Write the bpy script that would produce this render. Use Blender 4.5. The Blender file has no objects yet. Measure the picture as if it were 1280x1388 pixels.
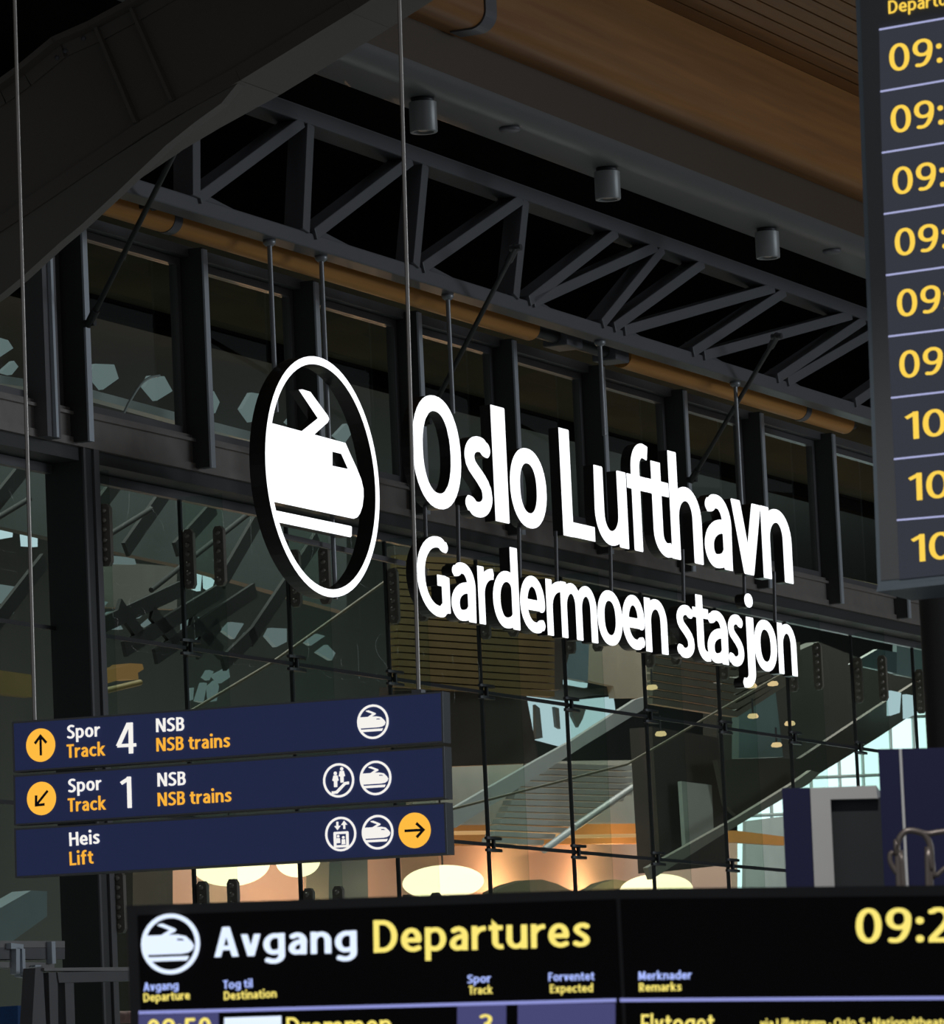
import bpy, math
import numpy as np
from mathutils import Vector, Matrix
from mathutils.geometry import tessellate_polygon

# ------------------------------------------------------------------ camera, world, lights, exposure
S = bpy.context.scene
COL = S.collection
S.view_settings.view_transform = 'Standard'
S.view_settings.look = 'None'
S.view_settings.exposure = 0.0
S.view_settings.gamma = 1.0
S.view_settings.use_curve_mapping = False

F, PITCH, ROLL, YAW = 7111.1, 0.126158, -0.046142, 0.437197     # focal length in px of the 1280x1388 frame
cR, sR, cP, sP = math.cos(ROLL), math.sin(ROLL), math.cos(PITCH), math.sin(PITCH)
CAM = Vector((0, 0, 1.6))
def rz(v): return Vector((cR*v[0]-sR*v[1], sR*v[0]+cR*v[1], v[2]))
X_c, Y_c, Z_c = rz((1, 0, 0)), rz((0, sP, cP)), rz((0, -cP, sP))    # world axes in camera axes (x right, y down, z ahead)
def ray(px, py):
    q = Vector(((px-640)/F, (py-694)/F, 1))
    return Vector((X_c.dot(q), Y_c.dot(q), Z_c.dot(q)))
cam = bpy.data.cameras.new('camera')
cam_o = bpy.data.objects.new('camera', cam); COL.objects.link(cam_o); S.camera = cam_o
cx = Vector((X_c[0], Y_c[0], Z_c[0])); cy = -Vector((X_c[1], Y_c[1], Z_c[1])); cz = -Vector((X_c[2], Y_c[2], Z_c[2]))
cam_o.matrix_world = Matrix(((cx[0], cy[0], cz[0], CAM[0]), (cx[1], cy[1], cz[1], CAM[1]), (cx[2], cy[2], cz[2], CAM[2]), (0, 0, 0, 1)))
cam.sensor_fit = 'HORIZONTAL'; cam.sensor_width = 36; cam.lens = F/1280*36
cam.clip_end = 400; cam.clip_start = .1
cam.dof.use_dof = True; cam.dof.focus_distance = 38.5; cam.dof.aperture_fstop = 13.5

W = bpy.data.worlds.new('world'); S.world = W; W.use_nodes = True
bg = W.node_tree.nodes['Background']; bg.inputs[0].default_value = (.86, .92, 1, 1); bg.inputs[1].default_value = .12

def area(name, loc, target, sx, sy, power, col):
    l = bpy.data.lights.new(name, 'AREA'); l.shape = 'RECTANGLE'; l.size = sx; l.size_y = sy; l.energy = power; l.color = col
    o = bpy.data.objects.new(name, l); COL.objects.link(o); o.location = loc
    o.rotation_euler = (Vector(target)-Vector(loc)).to_track_quat('-Z', 'Y').to_euler()
    return o
area('daylight_hall_front', (33, 41, 9), (2, 46, 7.5), 16, 9, 1800, (.82, .92, 1))      # the glazed front of the departures hall

area('hall_side_fill', (-20, -2, 11), (2, 36, 6), 14, 8, 130, (.86, .93, 1))       # added soft fill, no windows known on this side

def spot(name, loc, target, power, deg, col):
    l = bpy.data.lights.new(name, 'SPOT'); l.energy = power; l.spot_size = math.radians(deg); l.spot_blend = .6; l.color = col; l.shadow_soft_size = .05
    o = bpy.data.objects.new(name, l); COL.objects.link(o); o.location = loc; o.rotation_euler = (Vector(target)-Vector(loc)).to_track_quat('-Z', 'Y').to_euler()
spot('kiosk_fill', (.8, 9.6, 10.2), (1.4, 18.5, 2.7), 1500, 26, (1, .97, .93))     # added spot to brighten the kiosk, no such fitting

# ------------------------------------------------------------------ facade frame: u along the glass wall, w towards the viewer, z up
D_ = Vector((math.sin(YAW), math.cos(YAW), 0)); N_ = Vector((math.cos(YAW), -math.sin(YAW), 0)); Zv = Vector((0, 0, 1))
r_ = ray(437, 646); S0 = CAM + r_*(40/r_.y)
S0 = Vector((S0.x, S0.y, 0)) - N_*1.2                                  # w = 0 at the front of the wall frame
class Plane:
    def __init__(s, o, n): s.o = Vector(o); s.n = Vector(n).normalized()
    def at(s, px, py, off=0):
        r = ray(px, py); t = ((s.o-CAM).dot(s.n)+off)/r.dot(s.n); return CAM+r*t
def FP(w): return Plane(S0+N_*w, N_)
def P(px, py, w): return FP(w).at(px, py)
def uz(p): q = p-S0; return q.dot(D_), q.z
def U(u, w, z): return S0+D_*u+N_*w+Zv*z

# ------------------------------------------------------------------ materials
def nodes(name):
    m = bpy.data.materials.new(name); m.use_nodes = True; nt = m.node_tree
    return m, nt, nt.nodes['Principled BSDF']
def srgb(c): return tuple((x/255/12.92) if x/255 <= .04045 else ((x/255+.055)/1.055)**2.4 for x in c)
def mat(name, col, rough=.5, metal=0., var=.12, scale=3., spec=.5):
    m, nt, b = nodes(name)
    n = nt.nodes.new('ShaderNodeTexNoise'); n.inputs['Scale'].default_value = scale; n.inputs['Detail'].default_value = 5
    g = nt.nodes.new('ShaderNodeTexCoord'); nt.links.new(g.outputs['Object'], n.inputs['Vector'])
    x = nt.nodes.new('ShaderNodeMixRGB'); x.inputs[1].default_value = tuple(c*(1-var) for c in col)+(1,); x.inputs[2].default_value = tuple(min(1, c*(1+var)) for c in col)+(1,)
    nt.links.new(n.outputs['Fac'], x.inputs[0]); nt.links.new(x.outputs[0], b.inputs['Base Color'])
    b.inputs['Roughness'].default_value = rough; b.inputs['Metallic'].default_value = metal; b.inputs['Specular IOR Level'].default_value = spec
    return m
def backlit(name, col, glow, rough, spec):
    m = mat(name, col, rough, 0, .05, 8, spec); b = m.node_tree.nodes['Principled BSDF']; b.inputs['Emission Color'].default_value = glow+(1,); b.inputs['Emission Strength'].default_value = 1.
    return m
def emit(name, col, st):
    m, nt, b = nodes(name); b.inputs['Base Color'].default_value = (0, 0, 0, 1); b.inputs['Roughness'].default_value = .6
    b.inputs['Specular IOR Level'].default_value = .1
    b.inputs['Emission Color'].default_value = col+(1,); b.inputs['Emission Strength'].default_value = st
    return m
def wood(name, a, b_, scale=1.):
    m, nt, b = nodes(name)
    g = nt.nodes.new('ShaderNodeTexCoord'); mp = nt.nodes.new('ShaderNodeMapping'); mp.vector_type = 'TEXTURE'
    mp.inputs['Rotation'].default_value = (0, 0, -YAW); mp.inputs['Scale'].default_value = (.12/scale, 3.2/scale, .12/scale)
    n = nt.nodes.new('ShaderNodeTexNoise'); n.inputs['Scale'].default_value = 1.2; n.inputs['Detail'].default_value = 6
    nt.links.new(g.outputs['Object'], mp.inputs[0]); nt.links.new(mp.outputs[0], n.inputs['Vector'])
    r = nt.nodes.new('ShaderNodeValToRGB'); r.color_ramp.elements[0].position = .3; r.color_ramp.elements[1].position = .72
    r.color_ramp.elements[0].color = a+(1,); r.color_ramp.elements[1].color = b_+(1,)
    nt.links.new(n.outputs['Fac'], r.inputs[0]); nt.links.new(r.outputs[0], b.inputs['Base Color']); b.inputs['Roughness'].default_value = .5
    return m
def glass(name, tint, refl=1.):
    m = bpy.data.materials.new(name); m.use_nodes = True; nt = m.node_tree; nt.nodes.clear()
    o = nt.nodes.new('ShaderNodeOutputMaterial'); mx = nt.nodes.new('ShaderNodeMixShader'); t = nt.nodes.new('ShaderNodeBsdfTransparent')
    gl = nt.nodes.new('ShaderNodeBsdfGlossy'); gl.inputs['Roughness'].default_value = .01; gl.inputs['Color'].default_value = (refl*.95, refl, refl*.97, 1)
    t.inputs['Color'].default_value = tint+(1,); fr = nt.nodes.new('ShaderNodeFresnel'); fr.inputs['IOR'].default_value = 1.45
    ge = nt.nodes.new('ShaderNodeNewGeometry'); ma = nt.nodes.new('ShaderNodeMath'); ma.operation = 'SUBTRACT'; ma.use_clamp = True   # mirror only on the outward side of the sheet
    nt.links.new(fr.outputs[0], ma.inputs[0]); nt.links.new(ge.outputs['Backfacing'], ma.inputs[1]); nt.links.new(ma.outputs[0], mx.inputs[0]); nt.links.new(t.outputs[0], mx.inputs[1]); nt.links.new(gl.outputs[0], mx.inputs[2]); nt.links.new(mx.outputs[0], o.inputs[0])
    return m
M = dict(
    steel=mat('grey painted steel', (.125, .125, .135), .45, .0, .08, 2), girder=mat('brown grey painted steel', (.15, .132, .114), .55, 0, .1, 1.5),
    fascia=mat('steel with brown reflection', (.075, .050, .032), .5, 0, .08, 1), frame=mat('dark aluminium frame', (.17, .165, .17), .38, .35, .1, 3),  # fascia: brown reflected from the wood is put into the face colour
    fin=mat('aluminium edge in daylit tone', (.66, .71, .77), .35, .5, .08, 4), dark=mat('black steel', (.03, .03, .032), .45, 0, .1, 4),
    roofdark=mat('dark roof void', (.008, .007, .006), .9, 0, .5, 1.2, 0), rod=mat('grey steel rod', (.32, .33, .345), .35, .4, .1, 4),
    cable=mat('satin steel cable', (.66, .60, .55), .35, .6, .1, 5), lamp=mat('grey lamp housing', (.30, .31, .31), .4, .2, .05, 5),
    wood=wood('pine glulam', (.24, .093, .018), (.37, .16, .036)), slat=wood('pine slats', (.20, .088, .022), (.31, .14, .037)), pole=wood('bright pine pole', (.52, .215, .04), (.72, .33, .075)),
    dirtysteel=mat('brushed bronze transom', (.30, .265, .245), .4, .3, .22, 6), spandrel=mat('dark metal soffit', (.05, .05, .05), .5),
    glass=glass('clear green glass', (.885, .91, .895), .45), finglass=glass('green fin glass', (.88, .94, .91), .4),
    letter=mat('black letter sides', (.035, .03, .028), .28, .3, .1, 5), face=emit('lit white acrylic', (.95, .97, 1.0), 1.5),
    navy=backlit('backlit navy blue panel', (.055, .075, .24), (.009, .013, .038), .42, .35), alu=mat('grey aluminium edge', (.22, .23, .24), .4, .3), 
    signwhite=emit('backlit white lettering', (1.0, .97, .92), .92), signamber=emit('backlit amber lettering', (1.0, .47, .045), .95), disk=emit('backlit amber disc', (1.0, .50, .055), 1.0),
    navyink=mat('navy ink', (.02, .022, .05), .5), boardframe=mat('black board housing', (.05, .047, .047), .5, 0, .1, 5), screen=mat('black display glass', (.008, .006, .008), .22, 0, .1, 2, .15),
    bh=emit('display pale blue', (.40, .50, 1.0), 1.1), bw=emit('display white', (.72, .82, 1.0), 1.15), by=emit('display yellow', (1.0, .83, .19), 1.0), lav=emit('display lavender line', (.33, .36, .80), .8), cell=emit('display lavender cell', (.105, .105, .29), .6),
    bframe=mat('slate board frame', (.15, .155, .16), .5, 0, .05, 6), bedge=mat('blue grey board edge', (.20, .25, .29), .45, .1, .05, 6), brow=emit('display grey row', (.038, .042, .055), .9), ry=emit('display amber digits', (1.0, .66, .085), 1.0), rl=emit('display pale line', (.55, .58, .95), .75),
)

# ------------------------------------------------------------------ objects
def link(name, me=None, parent=None, loc=None):
    o = bpy.data.objects.new(name, me); COL.objects.link(o)
    if parent is not None: o.parent = parent
    return o
def world_loc(o):
    v = Vector(o.location)
    while o.parent: o = o.parent; v += Vector(o.location)
    return v
def tag(o, label=None, cat=None, group=None, kind=None):
    if label: o['label'] = label
    if cat: o['category'] = cat
    if group: o['group'] = group
    if kind: o['kind'] = kind
    return o
def thing(name, loc, label, cat, group=None, kind=None):
    o = link(name); o.location = loc; return tag(o, label, cat, group, kind)
class MB:
    """collects shapes in world space and links them as one mesh object"""
    def __init__(s): s.v = []; s.f = []; s.m = []; s.sm = []
    def add(s, vs, fs, mi=0, smooth=False):
        k = len(s.v); s.v += [Vector(a) for a in vs]
        for f in fs: s.f.append([i+k for i in f]); s.m.append(mi); s.sm.append(smooth)
        return s
    def prism(s, pts, vec, mi=0):
        n = len(pts); vec = Vector(vec); pts = [Vector(p) for p in pts]
        nn = Vector((0, 0, 0))
        for i in range(n): nn += pts[i].cross(pts[(i+1) % n])
        if nn.dot(vec) > 0: pts = pts[::-1]
        return s.add(pts+[p+vec for p in pts], [list(range(n)), list(range(2*n-1, n-1, -1))]+[[(i+1) % n, i, n+i, n+(i+1) % n] for i in range(n)], mi)
    def box(s, c, a, b, e, mi=0):
        c, a, b, e = Vector(c), Vector(a), Vector(b), Vector(e)
        return s.prism([c-a-b-e, c+a-b-e, c+a+b-e, c-a+b-e], e*2, mi)
    def bar(s, p, q, wide, deep, side, mi=0):
        """box from p to q; 'side' = direction of the deep axis"""
        p, q = Vector(p), Vector(q); t = (q-p).normalized(); sd = Vector(side); sd = (sd-t*sd.dot(t)).normalized(); o = t.cross(sd)
        return s.box((p+q)/2, (q-p)/2, o*wide/2, sd*deep/2, mi)
    def tube(s, pts, r, n=12, mi=0, closed=False):
        pts = [Vector(p) for p in pts]; rings = []; rs = r if isinstance(r, (list, tuple)) else [r]*len(pts); ref = None
        for i, p in enumerate(pts):
            t = (pts[min(i+1, len(pts)-1)]-pts[max(i-1, 0)]).normalized()
            a = ref if ref is not None else (Vector((0, 0, 1)) if abs(t.z) < .9 else Vector((1, 0, 0)))
            a = (a-t*a.dot(t)).normalized(); ref = a; b = t.cross(a)
            rings.append([p+(a*math.cos(2*math.pi*k/n)+b*math.sin(2*math.pi*k/n))*rs[i] for k in range(n)])
        vs = [v for rg in rings for v in rg]; m = len(rings)
        s.add(vs, [[i*n+k, i*n+(k+1) % n, (i+1)*n+(k+1) % n, (i+1)*n+k] for i in range(m-1) for k in range(n)], mi, True)
        return s.add(rings[0]+rings[-1], [list(range(n))[::-1], list(range(n, 2*n))], mi)
    def lathe(s, c, prof, n=32, axis=(0, 0, 1), mi=0):
        c = Vector(c); ax = Vector(axis).normalized(); a = ax.orthogonal().normalized(); b = ax.cross(a); m = len(prof)
        vs = [c+ax*z+(a*math.cos(2*math.pi*k/n)+b*math.sin(2*math.pi*k/n))*r for r, z in prof for k in range(n)]
        return s.add(vs, [[i*n+k, i*n+(k+1) % n, (i+1)*n+(k+1) % n, (i+1)*n+k] for i in range(m-1) for k in range(n)], mi, True)
    def build(s, name, m, parent=None, label=None, cat=None, group=None, kind=None, bevel=0):
        lo = Vector([min(v[i] for v in s.v) for i in range(3)]); hi = Vector([max(v[i] for v in s.v) for i in range(3)])
        c = (lo+hi)/2
        if parent is None: c.z = lo.z
        me = bpy.data.meshes.new(name); me.from_pydata([v-c for v in s.v], [], s.f)
        for mm in (m if isinstance(m, (list, tuple)) else [m]): me.materials.append(mm)
        for p, mi, sm in zip(me.polygons, s.m, s.sm): p.material_index = mi; p.use_smooth = sm
        me.update()
        o = link(name, me, parent); o.location = c-(world_loc(parent) if parent is not None else Vector((0, 0, 0)))
        if bevel:
            bv = o.modifiers.new('bevel', 'BEVEL'); bv.width = bevel; bv.segments = 2; bv.limit_method = 'ANGLE'
        return tag(o, label, cat, group, kind)
ORD = ['first', 'second', 'third', 'fourth', 'fifth', 'sixth', 'seventh', 'eighth', 'ninth', 'tenth', 'eleventh', 'twelfth', 'thirteenth']

# ------------------------------------------------------------------ humanist sans lettering drawn as strokes, cap height 1
XH = .73
def bez(p0, p1, p2, p3, n=9):
    return [tuple(p0[k]*(1-t)**3+3*p1[k]*t*(1-t)**2+3*p2[k]*t*t*(1-t)+p3[k]*t**3 for k in (0, 1)) for t in [i/n for i in range(n+1)]]
K = .56
def arc4(pts):
    """quarter-ellipse chain through points; each entry (x, y, dir) with dir 'h' or 'v' = tangent there"""
    out = []
    for (x0, y0, d0), (x1, y1, d1) in zip(pts, pts[1:]):
        c0 = (x0+(x1-x0)*K, y0) if d0 == 'h' else (x0, y0+(y1-y0)*K)
        c1 = (x1-(x1-x0)*K, y1) if d1 == 'h' else (x1, y1-(y1-y0)*K)
        if d0 == d1:
            c0 = (x0+(x1-x0)*.75, y0) if d0 == 'h' else (x0, y0+(y1-y0)*.6)
            c1 = (x1-(x1-x0)*.75, y1) if d0 == 'h' else (x1, y1-(y1-y0)*.6)
        b = bez((x0, y0), c0, c1, (x1, y1)); out += b if not out else b[1:]
    return out
def oval(w, y0, y1, h, x0=0):
    cx_, cy_, rx, ry = x0+w/2, (y0+y1)/2, w/2-h, (y1-y0)/2-h
    return [(cx_+rx*math.copysign(abs(math.cos(a))**.92, math.cos(a)), cy_+ry*math.copysign(abs(math.sin(a))**.92, math.sin(a))) for a in [2*math.pi*i/40 for i in range(41)]]
def glyph(c, h):
    """list of (points, y clip) strokes"""
    X = XH; o = .012; t = X-h+o; b = h-o; A = 1.05
    L = lambda *p: list(p)
    def arch(x0, x1): return arc4([(x0, .40, 'v'), ((x0+x1)/2+.02, t, 'h'), (x1, .42, 'v')])+[(x1, 0)]
    if c == 'o': return [oval(.60, -o, X+o, h)]
    if c == 'ø': return [oval(.60, -o, X+o, h), (L((.02, -.06), (.58, X+.06)), None, .6)]
    if c == 'O': return [oval(.76, -o, 1+o, h)]
    if c == '0': return [oval(.57, -o, 1+o, h)]
    if c == 'n': return [L((h, 0), (h, X)), arch(h, .57-h)]
    if c == 'h': return [L((h, 0), (h, A)), arch(h, .57-h)]
    if c == 'm': return [L((h, 0), (h, X)), arch(h, .47), arch(.47, .94-h)]
    if c == 'r': return [L((h, 0), (h, X)), arc4([(h, .36, 'v'), (.39, t-.005, 'h')])]
    if c == 'u': return [L((.57-h, 0), (.57-h, X)), L((h, X))+arc4([(h, .31, 'v'), (.265, b, 'h'), (.57-h, .32, 'v')])]
    if c == 'a': return [L((.50-h, 0))+arc4([(.50-h, .44, 'v'), (.25, t, 'h')])+arc4([(.25, t, 'h'), (.07, t-.05, 'h')])[1:], L((.5-h, .43))+arc4([(.36, .425, 'h'), (h, .21, 'v'), (.20, b, 'h'), (.5-h, .20, 'v')])]
    if c == 'e': return [L((h+.01, .355), (.56-h, .355))+arc4([(.56-h, .40, 'v'), (.29, t, 'h'), (h, .36, 'v'), (.33, b, 'h')])+arc4([(.33, b, 'h'), (.52, b+.045, 'h')])[1:]]
    if c == 'c': return [arc4([(.47, t-.045, 'h'), (.31, t, 'h'), (h, .365, 'v'), (.31, b, 'h'), (.47, b+.045, 'h')])]
    if c == 's': return [arc4([(.40, t-.04, 'h'), (.25, t, 'h'), (h+.005, .535, 'v')])+bez((h+.005, .535), (h+.005, .40), (.44-h, .37), (.44-h, .20))[1:]+arc4([(.44-h, .20, 'v'), (.19, b, 'h'), (.02, b+.045, 'h')])[1:]]
    if c == 'S': return [arc4([(.49, 1-h-.03, 'h'), (.31, 1-h+o, 'h'), (h+.01, .74, 'v')])+bez((h+.01, .74), (h+.01, .53), (.54-h, .52), (.54-h, .27))[1:]+arc4([(.54-h, .27, 'v'), (.23, b, 'h'), (.02, b+.055, 'h')])[1:]]
    if c == 'd': return [L((.59-h, 0), (.59-h, A)), arc4([(.59-h, .50, 'v'), (.33, t, 'h'), (h, .355, 'v'), (.28, b, 'h'), (.59-h, .20, 'v')])]
    if c == 'g': return [L((.59-h, X))+arc4([(.59-h, 0, 'v'), (.28, -.29+h, 'h'), (.07, -.29+h+.045, 'h')]), arc4([(.59-h, .52, 'v'), (.33, t, 'h'), (h, .37, 'v'), (.28, b+.02, 'h'), (.59-h, .22, 'v')])]
    if c == 'p': return [L((h, -.29), (h, X)), arc4([(h, .50, 'v'), (.31, t, 'h'), (.59-h, .365, 'v'), (.29, b, 'h'), (h, .20, 'v')])]
    if c == 'b': return [L((h, 0), (h, A)), arc4([(h, .50, 'v'), (.31, t, 'h'), (.59-h, .365, 'v'), (.29, b, 'h'), (h, .20, 'v')])]
    if c == 't': return [L((.18, .92))+arc4([(.18, .24, 'v'), (.33, b, 'h')])+L((.40, b+.01)), L((0, X-h*.9), (.39, X-h*.9))]
    if c == 'f': return [L((.18, 0))+arc4([(.18, .80, 'v'), (.34, A+o-h, 'h')])+L((.43, A-h-.005)), L((0, X-h*.9), (.39, X-h*.9))]
    if c == 'l': return [L((h, 0), (h, A))]
    if c == 'i': return [L((h, 0), (h, X)), L((h, .965-.01), (h, .965+.01), 'r')]
    if c == 'j': return [L((.19-h+.05, X))+arc4([(.19-h+.05, -.06, 'v'), (.02, -.29+h, 'h')])+L((-.03, -.29+h)), L((.24-h, .965-.01), (.24-h, .965+.01), 'r')]
    if c == 'k': return [L((h, 0), (h, A)), (L((h+.02, .30), (.56, X+.12)), (0, X)), (L((.18, .44), (.58, -.14)), (0, X))]
    if c == 'v': return [(L((h*.8, X+.1), (.275, -.02)), (0, X)), (L((.55-h*.8, X+.1), (.275, -.02)), (0, X))]
    if c == 'y': return [(L((h*.8, X+.1), (.285, .0)), (-.29, X)), (L((.55-h*.8, X+.1), (.17, -.36)), (-.29, X))]
    if c == 'x': return [(L((h*.6-.03, X+.1), (.53-h*.6+.03, -.1)), (0, X)), (L((.53-h*.6+.03, X+.1), (h*.6-.03, -.1)), (0, X))]
    if c == 'L': return [L((h, 0), (h, 1)), L((h, h*.9), (.50, h*.9))]
    if c == 'T': return [L((.27, 0), (.27, 1)), L((0, 1-h*.9), (.54, 1-h*.9))]
    if c == 'E': return [L((h, 0), (h, 1)), L((h, h*.9), (.50, h*.9)), L((h, 1-h*.9), (.49, 1-h*.9)), L((h, .52), (.46, .52))]
    if c == 'F': return [L((h, 0), (h, 1)), L((h, 1-h*.9), (.48, 1-h*.9)), L((h, .50), (.45, .50))]
    if c == 'H': return [L((h, 0), (h, 1)), L((.66-h, 0), (.66-h, 1)), L((h, .53), (.66-h, .53))]
    if c == 'N': return [L((h, 0), (h, 1)), L((.67-h, 0), (.67-h, 1)), (L((h*.8, 1.06), (.67-h*.8, -.06)), (0, 1))]
    if c == 'M': return [(L((h*1.1+.03, -.02), (h+.065, 1)), (0, 1)), (L((.84-h*1.1-.03, -.02), (.84-h-.065, 1)), (0, 1)), (L((h+.06, 1.05), (.42, .12)), (0, 1)), (L((.84-h-.06, 1.05), (.42, .12)), (0, 1))]
    if c == 'A': return [(L((h*.7, -.1), (.33, 1.05)), (0, 1)), (L((.66-h*.7, -.1), (.33, 1.05)), (0, 1)), L((.16, .30), (.50, .30))]
    if c == 'D': return [L((h, 0), (h, 1)), L((h, h*.92))+arc4([(.27, h*.92, 'h'), (.67-h, .5, 'v'), (.27, 1-h*.92, 'h')])+L((h, 1-h*.92))]
    if c == 'B': return [L((h, 0), (h, 1)), L((h, h*.92))+arc4([(.30, h*.92, 'h'), (.56-h, .285, 'v'), (.30, .53, 'h')])+L((h, .53)), L((h, .53))+arc4([(.28, .53, 'h'), (.53-h, .76, 'v'), (.28, 1-h*.92, 'h')])+L((h, 1-h*.92))]
    if c == 'G': return [arc4([(.64, 1-h-.04, 'h'), (.45, 1-h+o, 'h'), (h, .5, 'v'), (.45, b, 'h'), (.67-h, b+.05, 'h')]), L((.67-h, h*.8), (.67-h, .52)), L((.42, .52-h*.8), (.67-h, .52-h*.8))]
    if c == 'R': return [L((h, 0), (h, 1)), L((h, .45))+arc4([(.27, .45, 'h'), (.54-h, .72, 'v'), (.27, 1-h*.92, 'h')])+L((h, 1-h*.92)), (L((.24, .50), (.56-h*.3, -.10)), (0, 1))]
    if c == '1': return [L((.26, 0), (.26, 1)), (L((.02, .80), (.30, .97)), (0, 1))]
    if c == '2': return [arc4([(.05, 1-h-.05, 'h'), (.25, 1-h+o, 'h'), (.52-h, .72, 'v')])+bez((.52-h, .72), (.52-h, .52), (.25, .33), (.09, .10))[1:], L((.03, h*.9), (.54, h*.9))]
    if c == '3': return [arc4([(.05, 1-h-.04, 'h'), (.24, 1-h+o, 'h'), (.49-h, .76, 'v'), (.20, .53, 'h')]), arc4([(.20, .53, 'h'), (.52-h, .28, 'v'), (.22, b, 'h'), (.02, b+.05, 'h')])]
    if c == '4': return [L((.41, 0), (.41, 1)), (L((.37, 1.02), (.04, .26)), (.0, 1)), L((.02, .27), (.56, .27))]
    if c == '5': return [L((.48, 1-h*.9), (.13, 1-h*.9), (.11, .58))+arc4([(.11, .57, 'h'), (.22, .59, 'h'), (.52-h, .31, 'v'), (.20, b, 'h'), (.02, b+.05, 'h')])]
    if c == '9': return [oval(.56, .36, 1+o, h), arc4([(.56-h, .68, 'v'), (.21, b, 'h'), (.08, b+.015, 'h')])]
    if c == ':': return [L((h, .09), (h, .125), 'r'), L((h, .61), (h, .645), 'r')]
    if c == '·': return [L((h, .34), (h, .38), 'r')]
    return []
_gc = {}
def contours(fn, x0, x1, y0, y1, step):
    nx, ny = int((x1-x0)/step)+2, int((y1-y0)/step)+2
    xs = x0+np.arange(nx)*step; ys = y0+np.arange(ny)*step
    gx, gy = np.meshgrid(xs, ys); g = fn(gx, gy)
    g[0, :] = g[-1, :] = np.minimum(g[0, :], -1e-3); g[:, 0] = g[:, -1] = -1e-3
    g = np.where(np.abs(g) < 1e-7, 1e-7, g); ins = g > 0; nxt = {}; pt = {}
    def cross(a, b):
        k = (a, b) if a < b else (b, a)
        if k not in pt:
            va, vb = g[k[0]], g[k[1]]; s_ = va/(va-vb)
            pt[k] = (xs[k[0][1]]+(xs[k[1][1]]-xs[k[0][1]])*s_, ys[k[0][0]]+(ys[k[1][0]]-ys[k[0][0]])*s_)
        return k
    cells = ins[:-1, :-1].astype(int)+ins[:-1, 1:]*2+ins[1:, 1:]*4+ins[1:, :-1]*8
    for j, i in zip(*np.nonzero((cells > 0) & (cells < 15))):
        q = [(j, i), (j, i+1), (j+1, i+1), (j+1, i)]; en = []; ex = []
        for a in range(4):
            p_, r2 = q[a], q[(a+1) % 4]
            if ins[p_] and not ins[r2]: ex.append((a, cross(p_, r2)))
            if not ins[p_] and ins[r2]: en.append((a, cross(p_, r2)))
        for a, k in ex:
            best = min(en, key=lambda e: (e[0]-a) % 4); nxt[k] = best[1]
    loops = []; seen = set()
    for k in list(nxt):
        if k in seen: continue
        lp = []; c = k
        while c not in seen: seen.add(c); lp.append(pt[c]); c = nxt[c]
        lp2 = [lp[i] for i in range(len(lp)) if abs((lp[i][0]-lp[i-1][0])*(lp[(i+1) % len(lp)][1]-lp[i][1])-(lp[i][1]-lp[i-1][1])*(lp[(i+1) % len(lp)][0]-lp[i][0])) > step*step*.012]
        if len(lp2) > 3: loops.append(lp2)
    return loops
def glyph_loops(ch, wt):
    k = (ch, wt)
    if k in _gc: return _gc[k]
    h = wt/2
    def field(gx, gy):
        out = np.full(gx.shape, -9.)
        for st in glyph(ch, h):
            clip, mul = None, 1.
            if isinstance(st, tuple): pts, clip = st[0], st[1]; mul = st[2] if len(st) > 2 else 1.
            else: pts = st
            rnd = pts[-1] == 'r'; pts = [p for p in pts if p != 'r']; f = np.full(gx.shape, -9.); closed = pts[0] == pts[-1]; n = len(pts)-1
            for i in range(n):
                (ax, ay), (bx, by) = pts[i], pts[i+1]; dx, dy = bx-ax, by-ay; l = math.hypot(dx, dy)
                if l < 1e-6: continue
                hh = h*mul*(1-.14*abs(dx)/l)*(1.12 if rnd else 1)
                t = ((gx-ax)*dx+(gy-ay)*dy)/l; lat = np.abs((gx-ax)*dy-(gy-ay)*dx)/l
                d = np.hypot(lat, np.maximum(np.maximum(-t, t-l), 0)); v = hh-d
                if not closed and not rnd:
                    if i == 0: v = np.minimum(v, t)
                    if i == n-1: v = np.minimum(v, l-t)
                f = np.maximum(f, v)
            if clip: f = np.minimum(f, np.minimum(gy-clip[0], clip[1]-gy))
            out = np.maximum(out, f)
        return out
    lo = contours(field, -.15, 1.12, -.38, 1.15, .0125); _gc[k] = lo
    return lo
def ink(loops): xs = [p[0] for l in loops for p in l]; return min(xs), max(xs)
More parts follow.
